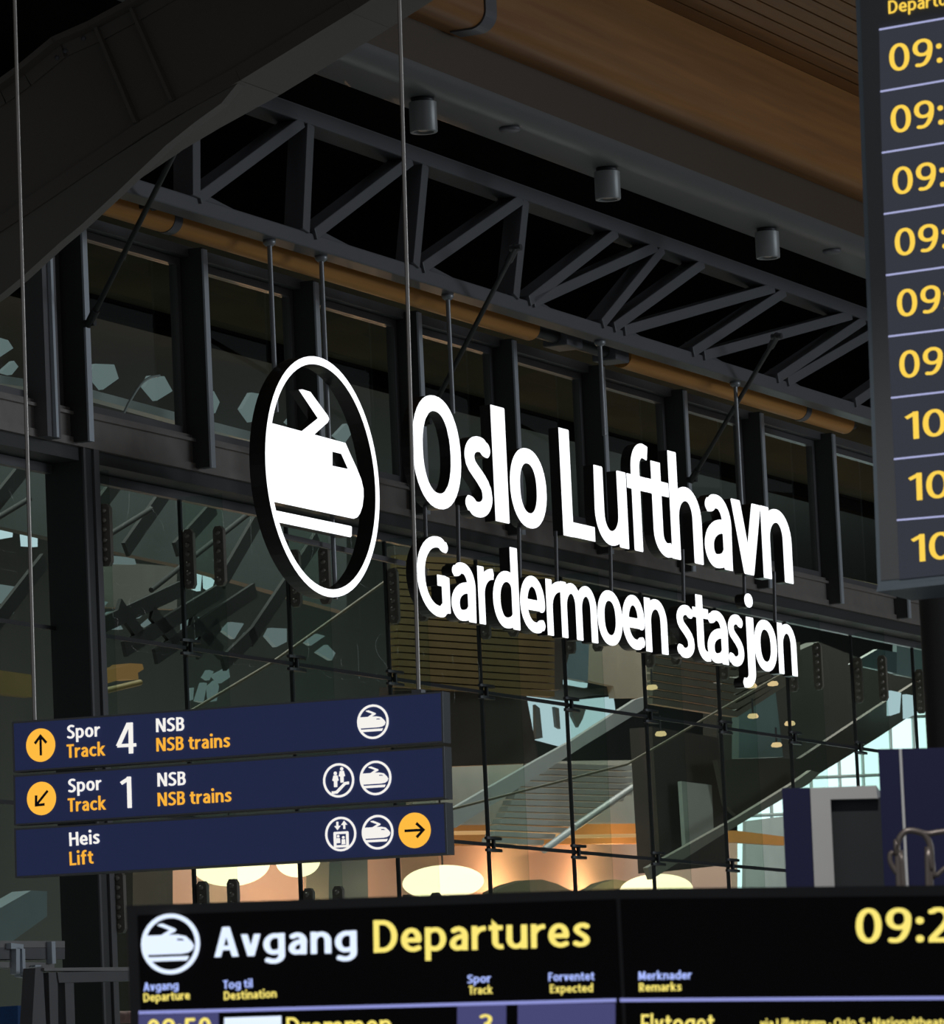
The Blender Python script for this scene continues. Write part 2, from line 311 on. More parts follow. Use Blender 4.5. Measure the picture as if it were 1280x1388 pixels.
def solid(mb, loops3, vec, mi_side=0, mi_face=0):
    """loops3: closed loops of 3d points in one plane; extrude by vec with filled front (at +vec) and back"""
    vec = Vector(vec)
    if len(loops3) > 1:      # islands are filled one by one, each with its own holes
        o_ = Vector(loops3[0][0]); zx = vec.normalized(); xx = zx.orthogonal().normalized(); yx = zx.cross(xx)
        fl_ = [[((Vector(p)-o_).dot(xx), (Vector(p)-o_).dot(yx)) for p in l] for l in loops3]
        def inside(p, l):
            c = False
            for (x0, y0), (x1, y1) in zip(l, l[1:]+l[:1]):
                if (y0 > p[1]) != (y1 > p[1]) and p[0] < (x1-x0)*(p[1]-y0)/(y1-y0)+x0: c = not c
            return c
        own = [[j for j in range(len(fl_)) if j != i and inside(fl_[i][0], fl_[j])] for i in range(len(fl_))]
        outs = [i for i in range(len(fl_)) if len(own[i]) % 2 == 0]
        if len(outs) > 1:
            for i in outs: solid(mb, [loops3[i]]+[loops3[j] for j in range(len(fl_)) if i in own[j] and len(own[j]) % 2], vec, mi_side, mi_face)
            return
    base = [Vector(p) for l in loops3 for p in l]; tris = tessellate_polygon([[Vector(p) for p in l] for l in loops3]); n = len(base)
    mb.add(base+[p+vec for p in base], [], 0); k = len(mb.v)-2*n
    for a, b, c in tris:
        nn = (base[b]-base[a]).cross(base[c]-base[a])
        if nn.dot(vec) < 0: b, c = c, b
        mb.f += [[k+n+a, k+n+b, k+n+c], [k+a, k+c, k+b]]; mb.m += [mi_face, mi_side]; mb.sm += [False, False]
    s_ = 0
    for l in loops3:
        m_ = len(l)
        for i in range(m_):
            a, b = s_+i, s_+(i+1) % m_; mb.f.append([k+a, k+b, k+n+b, k+n+a]); mb.m.append(mi_side); mb.sm.append(False)
        s_ += m_
def text_mb(mb, plane, s, pl, pr, cap, wt=.15, t=.003, off=0., track=.105):
    """write s on the plane from pixel pl to pixel pr along the baseline, capital height cap px"""
    a = plane.at(pl[0], pl[1], off); b = plane.at(pr[0], pr[1], off); R = (b-a); wid = R.length; R.normalize(); Up = plane.n.cross(R).normalized()
    ch = abs((plane.at(pl[0], pl[1]-cap, off)-a).dot(Up)); x = 0; runs = []
    for c in s:
        if c == ' ': x += .26; continue
        lo = glyph_loops(c, wt)
        if not lo: print('DBG missing', repr(c)); continue
        i0, i1 = ink(lo); runs.append((lo, x-i0)); x += i1-i0+track*(.75 if c in 'rtfvLTA' else 1)
    i0 = min(ink(l)[0]+o_ for l, o_ in runs[:1]); i1 = ink(runs[-1][0])[1]+runs[-1][1]; sx = wid/(i1-i0)
    for lo, o_ in runs: solid(mb, [[a+R*((p[0]+o_-i0)*sx)+Up*(p[1]*ch) for p in l] for l in lo], plane.n*t)
    return mb

# ------------------------------------------------------------------ the setting
def line_z(p, q, w):
    a, b = uz(P(*p, w)), uz(P(*q, w)); return (a[1]+b[1])/2
Z_SILL = line_z((124.5, 558), (1190, 800), 0); Z_TR = line_z((82, 600), (1250, 849), 0); Z_HEAD = line_z((118, 308), (1114, 599), 0)
UL, UR = uz(P(-60, 560, 0))[0], uz(P(1330, 820, 0))[0]
MU = [uz(P(x, y, .15))[0] for x, y in ((111, 305), (279, 335), (430, 382), (571, 425), (698, 463), (800, 500), (929, 532), (1033, 563), (1130, 590), (1234, 810))]
_f = np.polyfit(range(len(MU)), MU, 1); MU = [float(np.polyval(_f, i)) for i in range(-1, 11)]; PITCHU = float(_f[0])
JU = [uz(P(x, y, -.3))[0] for x, y in ((97, 850), (247, 800), (393, 870), (525, 870), (652, 930), (768, 930), (875, 930), (975, 930), (1070, 984))]
_f = np.polyfit(range(len(JU)), JU, 1); JU = [float(np.polyval(_f, i)) for i in range(0, 12)]
Z_MID = line_z((92, 858), (1187, 1016), -.3); Z_LOW = line_z((614, 1140.5), (1065, 1180.7), -.3)


fl = MB(); fl.box((0, 40, -.05), (90, 0, 0), (0, 75, 0), (0, 0, .05))
fl.build('floor', mat('pale polished stone floor', (.42, .42, .41), .35, 0, .12, .5), kind='structure')
MB().box(U(20, -2.2, (Z_HEAD+.1+14)/2), D_*45, N_*.06, Zv*(14-Z_HEAD-.1)/2).build('wall_upper', mat('unlit void backing', (.008, .0065, .0055), .9, 0, .5, 1.5, 0), kind='structure')  # near-black colour stands in for the shade of the roof void
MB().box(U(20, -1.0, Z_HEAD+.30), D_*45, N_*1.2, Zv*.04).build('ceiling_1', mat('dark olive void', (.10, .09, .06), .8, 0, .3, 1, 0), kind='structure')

MB().box((36, 55, 7), (.2, 0, 0), (0, 42, 0), (0, 0, 7)).build('wall_right', mat('dark far hall wall', (.10, .10, .095), .7, 0, .4, .4), kind='structure')
wf = link('wall_front'); wf.location = U((UL+UR)/2, 0, 0); tag(wf, kind='structure')
b = MB(); b.box(U((UL+UR)/2, -.11, (Z_TR+Z_SILL)/2), D_*(UR-UL)/2, N_*.11, Zv*(Z_SILL-Z_TR)/2); b.box(U((UL+UR)/2, .012, Z_SILL-.045), D_*(UR-UL)/2, N_*.02, Zv*.012)
b.box(U((UL+UR)/2, .008, Z_TR+.03), D_*(UR-UL)/2, N_*.015, Zv*.03); b.build('transom', M['dirtysteel'], wf)
b = MB(); b.box(U((UL+UR)/2, -.06, Z_HEAD+.04), D_*(UR-UL)/2, N_*.09, Zv*.04); b.build('head_rail', M['frame'], wf)
b = MB(); b.box(U((UL+UR)/2, -.19, Z_TR-.05), D_*(UR-UL)/2, N_*.17, Zv*.05); b.build('soffit', M['spandrel'], wf)
b = MB(); b.box(U((UL+UR)/2, -.29, Z_TR-.14), D_*(UR-UL)/2, N_*.03, Zv*.035); b.build('glazing_channel', M['frame'], wf)
for i, u in enumerate(MU):
    b = MB(); b.box(U(u, .02, (Z_TR+Z_HEAD+.06)/2+.01), D_*.03, N_*.13, Zv*(Z_HEAD+.04-Z_TR)/2); m_ = b.build('mullion', M['spandrel'], wf)
    b = MB(); b.box(U(u, .156, (Z_TR+Z_HEAD+.06)/2), D_*.036, N_*.008, Zv*(Z_HEAD+.03-Z_TR)/2); b.box(U(u+.03, .10, (Z_TR+Z_HEAD+.06)/2), D_*.003, N_*.05, Zv*(Z_HEAD+.03-Z_TR)/2); b.build('edge_trim', M['fin'], m_)  # bright front on dark body: the fall of daylight put into the colours
for i in range(len(MU)-1):
    a, c = MU[i]+.035, MU[i+1]-.035; zb, zt = Z_SILL+.005, Z_HEAD-.005; b = MB()
    for zc in (zb+.03, zt-.03): b.box(U((a+c)/2, -.08, zc), D_*(c-a)/2, N_*.035, Zv*.03)
    for uc in (a+.03, c-.03): b.box(U(uc, -.08, (zb+zt)/2), D_*.03, N_*.035, Zv*((zt-zb)/2-.06))
    w_ = b.build('window_%d' % (i+1), M['frame'], kind='structure')
    b = MB(); b.box(U((a+c)/2, -.08, (zb+zt)/2), D_*((c-a)/2-.06), N_*.008, Zv*((zt-zb)/2-.06)); b.build('pane', M['glass'], w_)
# lower point-fixed glazing: three rows of big sheets
LV = [(Z_MID+.006, Z_TR-.1), (Z_LOW+.006, Z_MID-.006), (.05, Z_LOW-.006)]; k_ = 40; JL = [JU[0]-1.75*PITCHU, JU[0]-.30]+JU
for r_i, (za, zb) in enumerate(LV):
    for i in range(len(JL)-1):
        if i == 1: continue
        a, c = JL[i]+.006, JL[i+1]-.006; b = MB(); b.box(U((a+c)/2, -.3, (za+zb)/2), D_*(c-a)/2, N_*.008, Zv*(zb-za)/2); b.build('window_%d' % k_, M['glass'], kind='structure'); k_ += 1
b = MB()
for u in JU: b.box(U(u, -.3, (Z_TR-.1)/2), D_*.014, N_*.014, Zv*((Z_TR-.1)/2-.05))
b.build('glazing_joint', M['dark'], wf)
for nm, z in (('glazing_joint', Z_MID), ('glazing_joint', Z_LOW)):
    b = MB(); b.box(U((JL[0]+JU[-1])/2, -.285, z), D_*(JU[-1]-JL[0])/2, N_*.012, Zv*.015); b.build(nm, M['dark'], wf)
# corner post left of the station glass
b = MB(); ul, ur = JU[0]-.26, JU[0]-.03
b.box(U((ul+ur)/2, -.16, Z_TR/2), D_*(ur-ul)/2, N_*.16, Zv*Z_TR/2); p_ = b.build('corner_post', M['spandrel'], wf)
b = MB(); b.box(U(ur-.035, .008, Z_TR/2), D_*.04, N_*.012, Zv*Z_TR/2); b.box(U(ul+.02, .005, Z_TR/2), D_*.015, N_*.01, Zv*Z_TR/2); b.build('edge_trim', M['frame'], p_)
b = MB(); ug = uz(P(70, 440, .12))[0]; b.box(U(ug, .02, (Z_TR+Z_HEAD)/2+.3), D_*.10, N_*.09, Zv*((Z_HEAD-Z_TR)/2+.3)); p_ = b.build('corner_post', M['frame'], wf)
b = MB(); b.box(U(ug, .12, (Z_TR+Z_HEAD)/2+.3), D_*.018, N_*.02, Zv*((Z_HEAD-Z_TR)/2+.3)); b.build('edge_trim', M['fin'], p_)

# big steel fascia beam, pine beam and slatted ceiling: profiles run along the wall
def run(name, prof, m, u0=-25, u1=45, smooth=True, **kw):
    """prof: (w, z) list; extruded along u"""
    b = MB(); n = len(prof); vs = [U(u0, w, z) for w, z in prof]+[U(u1, w, z) for w, z in prof]
    b.add(vs, [[i, (i+1) % n, n+(i+1) % n, n+i] for i in range(n)], 0, smooth); b.add(vs[:n], [list(range(n))[::-1]]); b.add(vs[n:], [list(range(n))])
    return b.build(name, m, **kw)
WB = 2.4
zl = line_z((480, 77), (900, 233), WB); zt = line_z((562, 0), (1160, 240), WB)
R = .15; zl -= .02
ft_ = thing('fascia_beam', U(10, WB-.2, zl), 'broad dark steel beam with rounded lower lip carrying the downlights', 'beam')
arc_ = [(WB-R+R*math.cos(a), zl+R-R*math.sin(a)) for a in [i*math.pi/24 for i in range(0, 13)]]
fb = run('lower_lip', (arc_+[(WB-.50, zl), (WB-.50, zl+R)])[::-1], mat('steel lip with lit tone', (.12, .12, .118), .42, 0, .06, 1.5)); sm_ = fb.modifiers.new('e', 'EDGE_SPLIT'); sm_.split_angle = math.radians(35)  # paler grey carries the light on the lip's underside in its colour
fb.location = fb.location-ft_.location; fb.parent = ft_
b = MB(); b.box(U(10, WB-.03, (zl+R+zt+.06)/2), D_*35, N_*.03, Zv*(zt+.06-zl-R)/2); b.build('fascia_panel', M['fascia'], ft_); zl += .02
WW = 2.75; zw = line_z((562, 0), (1160, 240), WW); zwt = line_z((860, 0), (1157, 121), WW); R = .13
prof = [(WW, zwt), (WW, zw+R)]+[(WW-R+R*math.cos(a), zw+R-R*math.sin(a)) for a in [i*math.pi/16 for i in range(1, 8)]]+[(WW-R, zw), (WW-.5, zw), (WW-.5, zwt)]
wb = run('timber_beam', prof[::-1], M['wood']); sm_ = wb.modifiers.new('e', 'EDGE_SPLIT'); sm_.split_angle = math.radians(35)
tag(wb, 'thick pine beam with rounded lower edge under the slatted ceiling', 'beam')
b = MB(); uc = uz(P(664, 12, WW))[0]
pr = [(WW+.014, zwt), (WW+.014, zw+R)]+[(WW-R+(R+.014)*math.cos(a), zw+R-(R+.014)*math.sin(a)) for a in [i*math.pi/16 for i in range(1, 8)]]+[(WW-R, zw-.014), (WW-.3, zw-.014), (WW-.3, zw+.02), (WW-.02, zw+.3), (WW-.02, zwt)]
n = len(pr); vs = [U(uc-.10, w, z) for w, z in pr]+[U(uc+.10, w, z) for w, z in pr]
b.add(vs, [[i, n+i, n+(i+1) % n, (i+1) % n] for i in range(n)]); b.add(vs[:n], [list(range(n))]); b.add(vs[n:], [list(range(n))[::-1]])
b.build('strap', M['steel'], wb, 'curved grey steel strap')
b = MB()
for i in range(26):
    w0 = WW+.19*i; b.box(U(10, w0+.088, zwt+.02), D_*35, N_*.083, Zv*.02)
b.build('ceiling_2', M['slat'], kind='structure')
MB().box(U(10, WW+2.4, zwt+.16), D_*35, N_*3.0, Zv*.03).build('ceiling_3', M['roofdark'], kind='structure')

# downlights and sensors under the fascia beam
WD = WB-.24
for i, (x, lab) in enumerate(((573, 'grey cylinder downlight nearest the arched girder, partly behind a steel cable'), (823, 'middle one of the three grey cylinder downlights under the beam'), (1040, 'grey cylinder downlight nearest the tall flight board'))):
    px = ((573, 140), (823, 237), (1040, 321))[i]; c = P(*px, WD); c.z = zl-.02
    t = thing('downlight', c-Zv*.27, lab, 'light', 'cylinder downlights')
    r = .107; b = MB(); b.lathe(c, [(0, -.035), (r, -.035), (r, -.262), (r-.004, -.268), (r-.028, -.268), (r-.032, -.20), (0, -.20)], 40)
    o = b.build('housing', M['lamp'], t); e_ = o.modifiers.new('e', 'EDGE_SPLIT'); e_.split_angle = math.radians(35)
    b = MB(); b.lathe(c, [(0, 0), (r*.82, 0), (r*.82, -.035), (0, -.035)], 32); b.build('mounting_ring', M['dark'], t)
    b = MB(); b.lathe(c+Zv*-.245, [(0, .03), (.052, .03), (.052, -.006), (.036, -.012), (0, -.014)], 24); b.build('lamp', mat('unlit lamp lens', (.5, .42, .36), .25), t)
for px, lab in (((692, 196), 'small flat sensor under the beam, between the first and middle downlights'), ((1129, 361), 'small flat sensor under the beam, beside the tall flight board')):
    c = P(*px, WD+.06); c.z = zl-.02; b = MB(); b.lathe(c, [(0, 0), (.085, 0), (.085, -.02), (.07, -.032), (0, -.032)], 24)
    b.build('ceiling_sensor', M['steel'], None, lab, 'sensor', 'ceiling sensors')

# ------------------------------------------------------------------ roof truss
WT = 1.05
t = thing('roof_truss', P(640, 480, WT), 'long grey steel lattice truss running above the window band', 'truss')
zA = line_z((180, 252), (1171, 558), WT+.08); b = MB(); ux = uz(P(60, 215, WT))[0]; b.box(U((ux+44)/2, WT, zA), D_*(44-ux)/2, N_*.09, Zv*.062); b.build('bottom_chord', M['steel'], t, bevel=.012)
zB = line_z((317, 122), (1169, 427), WT+.08); b = MB(); ux = uz(P(255, 100, WT))[0]; b.box(U((ux+44)/2, WT, zB), D_*(44-ux)/2, N_*.12, Zv*.065); b.build('top_chord', M['steel'], t, bevel=.012)
def onz(x, y, z, w):  # u of a pixel, put at height z
    return U(uz(P(x, y, w))[0], w, z)
for (x0, y0), (x1, y1) in (((253, 254), (255, 165)), ((258, 262), (399, 170)), ((402, 306), (409, 172)), ((415, 310), (547, 227)), ((552, 356), (565, 226)), ((562, 360), (697, 276)), ((688, 402), (702, 278)), ((706, 396), (826, 320)), ((712, 402), (880, 339)),
                           ((806, 438), (889, 342)), ((822, 440), (944, 362)), ((836, 446), (1040, 400)), ((929, 474), (1055, 401)), ((944, 476), (1145, 436)), ((1044, 508), (1163, 438)), ((1058, 512), (1190, 474)), ((1150, 545), (1262, 474)), ((95, 215), (255, 112))):
    w0 = WT+.03; p = P(x0, y0, w0); q = P(x1, y1, w0); p.z = zA+.055; q.z = zB-.06
    d_ = (q-p).normalized(); b = MB(); b.bar(p, q, .12 if abs((q-p).normalized().z) > .88 else .095, .17, N_); b.build('web_member', M['steel'], t, bevel=.006)
for x0, y0, x1 in ((258, 250, 392), (418, 302, 545), (565, 348, 680), (716, 394, 797), (838, 442, 918), (946, 478, 1032), (1060, 516, 1130)):
    ua, ub = uz(P(x0, y0, WT))[0], uz(P(x1, y0+(x1-x0)*.31, WT))[0]; b = MB(); b.prism([U(ua, WT-.1, zA+.06), U(ub, WT-.1, zA+.06), U(ua+.02, WT-.1, zA+.06+.16)], -N_*.03); b.build('gusset_plate', M['steel'], t)

# pine pole under the truss
WPO = .72; a = P(138, 272, WPO); zP = line_z((300, 318), (1073, 554), WPO); up_ = uz(a)[0]
t = thing('timber_pole', U(up_+6, WPO, zP-.105), 'round pine pole with grey collars slung under the roof truss', 'pole')
ue1 = uz(P(718, 451, WPO))[0]; us2 = uz(P(842, 484, WPO))[0]; ue2 = uz(P(1146, 583, WPO))[0]
for ua, ub in ((up_-1.2, ue1), (us2, ue2)):
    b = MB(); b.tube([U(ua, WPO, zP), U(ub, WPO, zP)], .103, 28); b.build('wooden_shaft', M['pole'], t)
for x, y in ((226, 297), (1084, 557)):
    u = uz(P(x, y, WPO))[0]; b = MB(); b.tube([U(u-.06, WPO, zP), U(u+.06, WPO, zP)], .109, 28); b.build('collar', M['steel'], t)
for x, y, hw in ((763, 464, .17), (828, 484, .15)):
    u = uz(P(x, y, WPO))[0]; b = MB(); b.box(U(u, WPO, zP), D_*hw, N_*.12, Zv*.085); b.build('joint_box', M['steel'], t, bevel=.015)
b = MB(); b.tube([U(ue1-.05, WPO, zP), U(us2+.05, WPO, zP)], .06, 16); b.build('joint_bar', M['dark'], t)
b = MB(); b.tube([U(ue2-.02, WPO, zP), U(ue2+.25, WPO, zP)], [.06, .03], 14); b.lathe(U(ue2, WPO, zP), [(0, 0), (.085, 0), (.085, .05), (0, .05)], 20, D_); b.build('end_fitting', M['dark'], t)
u = uz(P(190, 288, WPO+.1))[0]
b = MB(); b.lathe(U(u, WPO+.10, zP), [(0, 0), (.02, 0), (.02, .08), (.045, .10), (.045, .13), (0, .13)], 16, N_); b.build('bolt', M['dark'], t)

# diagonal tie rods from truss to mullions
for (a, wa), (c, wc), lab in ((((248, 184), 1.7), ((121, 438), .22), 'thin black tie rod beside the arched girder, crossing the pine pole'), (((699, 336), 1.7), ((577, 572), .22), 'thin dark tie rod ending behind the letter O'), (((1053, 456), 1.7), ((938, 650), .22), 'thin dark tie rod nearest the tall flight board, ending behind the lettering')):
    p, q = P(*a, wa), P(*c, wc); t = thing('tie_rod', q, lab, 'rod', 'diagonal tie rods'); d_ = (q-p).normalized()
    b = MB(); b.tube([p, q], .021, 12); b.build('shaft', M['dark'], t)
    for e, s_ in ((p, 1), (q, -1)): b = MB(); b.tube([e-d_*.02*s_, e+d_*.16*s_], .033, 12); b.tube([e-N_*.05, e+N_*.05], .028, 12); b.build('clevis', M['dark'], t)

# ------------------------------------------------------------------ arched girder, upper left (plane square to the wall)
ug_ = uz(P(0, 300, 1.7))[0]; GP = Plane(U(ug_, 0, 0), D_)
G = lambda *pts: [GP.at(x, y) for x, y in pts]
t = thing('arched_girder', GP.at(120, 300), 'massive dark steel arched girder rising across the upper left corner', 'girder')
top = [(-160, 215), (-60, 154), (0, 118), (32, 95), (82, 54), (130, 33), (180, 6), (320, -75), (560, -230), (900, -450)]
bot = [(900, -275), (560, -58), (470, 0), (320, 92), (237, 138), (187, 168), (35, 271), (0, 294), (-60, 333), (-160, 396)]
b = MB(); b.prism(G(*top, *bot), D_*.03); b.build('web', M['girder'], t)
def strip(mb, pts, lo, hi, th):
    """flange following pts in the girder plane, from lo to hi across u, th thick"""
    for (p, q) in zip(pts, pts[1:]):
        p, q = GP.at(*p), GP.at(*q); n_ = (q-p).cross(D_).normalized()
        if n_.z > 0: n_ = -n_
        mb.prism([p+D_*lo, q+D_*lo, q+D_*hi, p+D_*hi], n_*th)
b = MB(); strip(b, top, -.12, .15, .04); strip(b, top, -.02, .0, .13); b.build('upper_flange', M['girder'], t)
b = MB(); strip(b, bot, -.02, .55, .10); b.build('lower_flange', M['girder'], t)
b = MB(); hb = [(322, 113), (262, 146), (207, 179), (35, 290), (0, 313), (-60, 352), (-60, 440), (0, 400), (27, 378), (82, 328), (110, 305), (159, 260), (185, 235), (225, 197), (265, 165), (300, 140)]
b.prism(G(*hb), D_*.10); b.build('haunch', mat('grey haunch steel', (.18, .165, .145), .5, 0, .06, 2), t)
for p, q in (((132, 33), (188, 167)), ((180, 8), (237, 137))):
    p, q = GP.at(*p), GP.at(*q); b = MB(); b.bar(p-D_*.03, q-D_*.03, .025, .06, D_); b.build('stiffener', M['girder'], t)
for x, y in ((80, 79), (91, 70), (116, 53)):
    c = GP.at(x, y); b = MB(); b.lathe(c-D_*.015, [(0, -.02), (.016, -.02), (.016, .015), (0, .015)], 6, D_); b.build('bolt', M['steel'], t)

# ------------------------------------------------------------------ illuminated station emblem and name
WS = 1.2; SP = FP(WS); DEP = .14
def cpx(x, y): return (330+.2665*x, 460+.2665*y)
el = [uz(P(x, y, WS)) for x, y in ((361, 640), (514, 655), (432, 484), (446, 809))]
EU, EZ = (el[0][0]+el[1][0])/2, (el[2][1]+el[3][1])/2; RU, RZ = (el[1][0]-el[0][0])/2, (el[2][1]-el[3][1])/2

def nrm(x, y): u, z = uz(P(*cpx(x, y), WS)); return ((u-EU)/RU, (z-EZ)/RZ)
def arc(r, p, q, n=14):
    a, c = math.atan2(p[1], p[0]) % (2*math.pi), math.atan2(q[1], q[0]) % (2*math.pi)
    return [(r*math.cos(a+(c-a)*i/n), r*math.sin(a+(c-a)*i/n)) for i in range(n+1)]
RI = .935
def rnd(pts, k, r):
    """round corner k of a polygon"""
    p0, p, p1 = pts[k-1], pts[k], pts[(k+1) % len(pts)]; a = (p[0]+(p0[0]-p[0])*r, p[1]+(p0[1]-p[1])*r); c = (p[0]+(p1[0]-p[0])*r, p[1]+(p1[1]-p[1])*r)
    return pts[:k]+[tuple((1-t)**2*a[j]+2*t*(1-t)*p[j]+t*t*c[j] for j in (0, 1)) for t in [i/5 for i in range(6)]]+pts[k+1:]
tl, bl = nrm(160, 440), nrm(160, 825)
nose = [nrm(*p) for p in ((520, 527), (545, 585), (575, 650), (600, 712), (611, 760), (612, 800), (606, 850), (594, 885), (580, 905), (562, 912))]
BODY = arc(.93, tl, bl)+nose[::-1]
WIN = [nrm(*p) for p in ((453, 570), (500, 582), (535, 660), (453, 643))]
PAN = [nrm(*p) for p in ((284, 256), (300, 254), (341, 267), (430, 388), (437, 405), (430, 422), (352, 492), (290, 474), (381, 401))]
bt, bb = nrm(163, 874), nrm(180, 935)
BAR = arc(.93, bt, bb, 6)+[nrm(545, 1006), nrm(551, 1000), nrm(552, 955), nrm(548, 950)]
CIRC = [(math.cos(2*math.pi*i/72), math.sin(2*math.pi*i/72)) for i in range(72)]
RING = [CIRC, [(x*RI, y*RI) for x, y in CIRC][::-1]]
def pict(mb, loops, c, R, Up, ru, rz_, vec): solid(mb, [[c+R*(x*ru)+Up*(y*rz_) for x, y in l] for l in loops], vec)
ec = U(EU, WS, EZ)
t = thing('station_emblem', U(EU, WS-DEP, EZ-RZ), 'big round illuminated white train emblem left of the station name', 'sign')
for nm, loops in (('ring', RING), ('train_pictogram', [BODY, WIN]), ('pantograph_pictogram', [PAN]), ('rail_pictogram', [BAR])):
    dp = DEP if nm == 'ring' else .09
    b = MB(); pict(b, loops, ec-N_*dp, D_, Zv, RU, RZ, N_*(dp-.004)); o = b.build(nm, M['letter'], t)
    b = MB(); pict(b, loops, ec-N_*.004, D_, Zv, RU, RZ, N_*.004); b.build('lit_face', M['face'], o)
zc_ = zA-.06
for x, y, ze in ((369, 420, EZ+RZ*.5), (441, 480, EZ-RZ*.97)):
    u = uz(P(x, y, WT))[0]; b = MB(); b.tube([U(u, WT, zc_), U(u, WT, ze)], .019, 12); b.lathe(U(u, WT, zc_), [(0, 0), (.05, 0), (.05, -.03), (.03, -.05), (0, -.05)], 16); b.build('hanger_rod', M['rod'], t)
b = MB(); b.bar(P(372, 724, WT-.1), P(548, 764, WT-.1), .04, .03, N_); b.build('support_bar', M['frame'], t)

t = thing('station_name_sign', P(820, 900, WS), 'illuminated white lettering reading Oslo Lufthavn Gardermoen stasjon hung on rods', 'sign')
def c4(x, y): return (520+x*.46875, 480+y*.46875)
WT1 = .159
def base_line(p, q):
    a, c = uz(P(*c4(*p), WS)), uz(P(*c4(*q), WS)); return lambda u: a[1]+(c[1]-a[1])*(u-a[0])/(c[0]-a[0])
def letters(seq, p, q, ztop_at):
    bl_ = base_line(p, q); u0, z0 = uz(P(*c4(*ztop_at), WS)); cap = z0-bl_(u0)
    for ch, xl, xr, ym in seq:
        ul, ur = uz(P(*c4(xl, ym), WS))[0], uz(P(*c4(xr, ym), WS))[0]; lo = glyph_loops(ch, WT1); i0, i1 = ink(lo); sx = (ur-ul)/(i1-i0); zb = bl_((ul+ur)/2)
        l3 = [[U(ul+(x-i0)*sx, WS, zb+y*cap) for x, y in l] for l in lo]
        b = MB(); solid(b, [[p_-N_*.10 for p_ in l] for l in l3], N_*.096); o = b.build('letter', M['letter'], t)
        b = MB(); solid(b, [[p_-N_*.004 for p_ in l] for l in l3], N_*.004); b.build('lit_face', M['face'], o)
letters((('O', 85, 223, 280), ('s', 235, 312, 352), ('l', 318, 357, 320), ('o', 368, 471, 388), ('L', 519, 609, 460), ('u', 612, 705, 440), ('f', 705, 768, 370), ('t', 763, 828, 400), ('h', 833, 921, 500), ('a', 929, 1007, 515), ('v', 1006, 1090, 440), ('n', 1097, 1181, 560)),
        (150, 445), (1165, 660), (529, 218))
letters((('G', 98, 190, 640), ('a', 197, 267, 690), ('r', 273, 319, 640), ('d', 318, 392, 700), ('e', 397, 467, 725), ('r', 470, 514, 670), ('m', 516, 618, 760), ('o', 621, 691, 765), ('e', 692, 755, 775), ('n', 758, 821, 790), ('s', 849, 898, 805), ('t', 895, 941, 750), ('a', 938, 997, 825), ('s', 998, 1042, 835), ('j', 1037, 1075, 850), ('o', 1074, 1138, 845), ('n', 1143, 1195, 860)),
        (145, 757), (1180, 929), (160, 528))
for x, y0, y1 in ((611.5, None, 560), (818, None, 590), (999, None, 690)):
    u = uz(P(x, 500 if x < 700 else 560, WT))[0]; b = MB(); ze = uz(P(x, y1, WT))[1]; b.tube([U(u, WT, zc_), U(u, WT, ze)], .019, 12); b.lathe(U(u, WT, zc_), [(0, 0), (.05, 0), (.05, -.03), (.03, -.05), (0, -.05)], 16); b.build('hanger_rod', M['rod'], t)
for x, y0, y1 in ((576.5, 680, 735), (621, 685, 765), (704, 700, 790), (754, 720, 795), (828, 735, 810), (926, 745, 815), (1009, 765, 825), (1050, 775, 850)):
    b = MB(); b.tube([P(x-.5, y0, WT+.08), P(x+1, y1, WT+.08)], .017, 10); b.build('link_rod', M['frame'], t)

# ------------------------------------------------------------------ blue wayfinding sign
def plane_frame(px, py, depth, yaw, tilt=0., roll=0.):
    o = CAM+ray(px, py)*depth; R = Vector((math.cos(yaw), math.sin(yaw), 0)); n = Vector((math.sin(yaw), -math.cos(yaw), 0)); up = Zv*math.cos(tilt)+n*math.sin(tilt)
    return Plane(o, R.cross(up))
BP = plane_frame(310, 1066, 30, -.4167)
t = thing('wayfinding_sign', BP.at(310, 1180), 'navy blue three-panel direction sign hanging on two long cables', 'sign')
def quad(pl, pts, off=0): return [pl.at(x, y, off) for x, y in pts]
panels = (((16, 978.5), (600, 937), (601.5, 1006.5), (18, 1047)), ((18, 1051), (602, 1011.5), (604, 1082.5), (19, 1119)), ((19, 1123), (604, 1087.5), (606.5, 1158), (20.5, 1190)))
pobj = []
for q in panels:
    b = MB(); b.prism(quad(BP, q), -BP.n*.10); o = b.build('panel', M['dark'], t); pobj.append(o); b = MB(); b.prism(quad(BP, q, .002), -BP.n*.006); b.build('rim', M['alu'], o)
    cx_, cy_ = sum(x for x, y in q)/4, sum(y for x, y in q)/4
    ins = [(x+(2.6 if x < cx_ else -2.6), y+(2.4 if y < cy_ else -2.4)) for x, y in q]
    b = MB(); b.prism(quad(BP, ins, .003), -BP.n*.004); b.build('navy_face', M['navy'], o)
def line_text(pl, par, s, pl_, pr_, cap, m, wt=.155, nm='lettering', t_=.004, off=.004):
    b = MB(); text_mb(b, pl, s, pl_, pr_, cap, wt, t_, off); return b.build(nm, m, par)
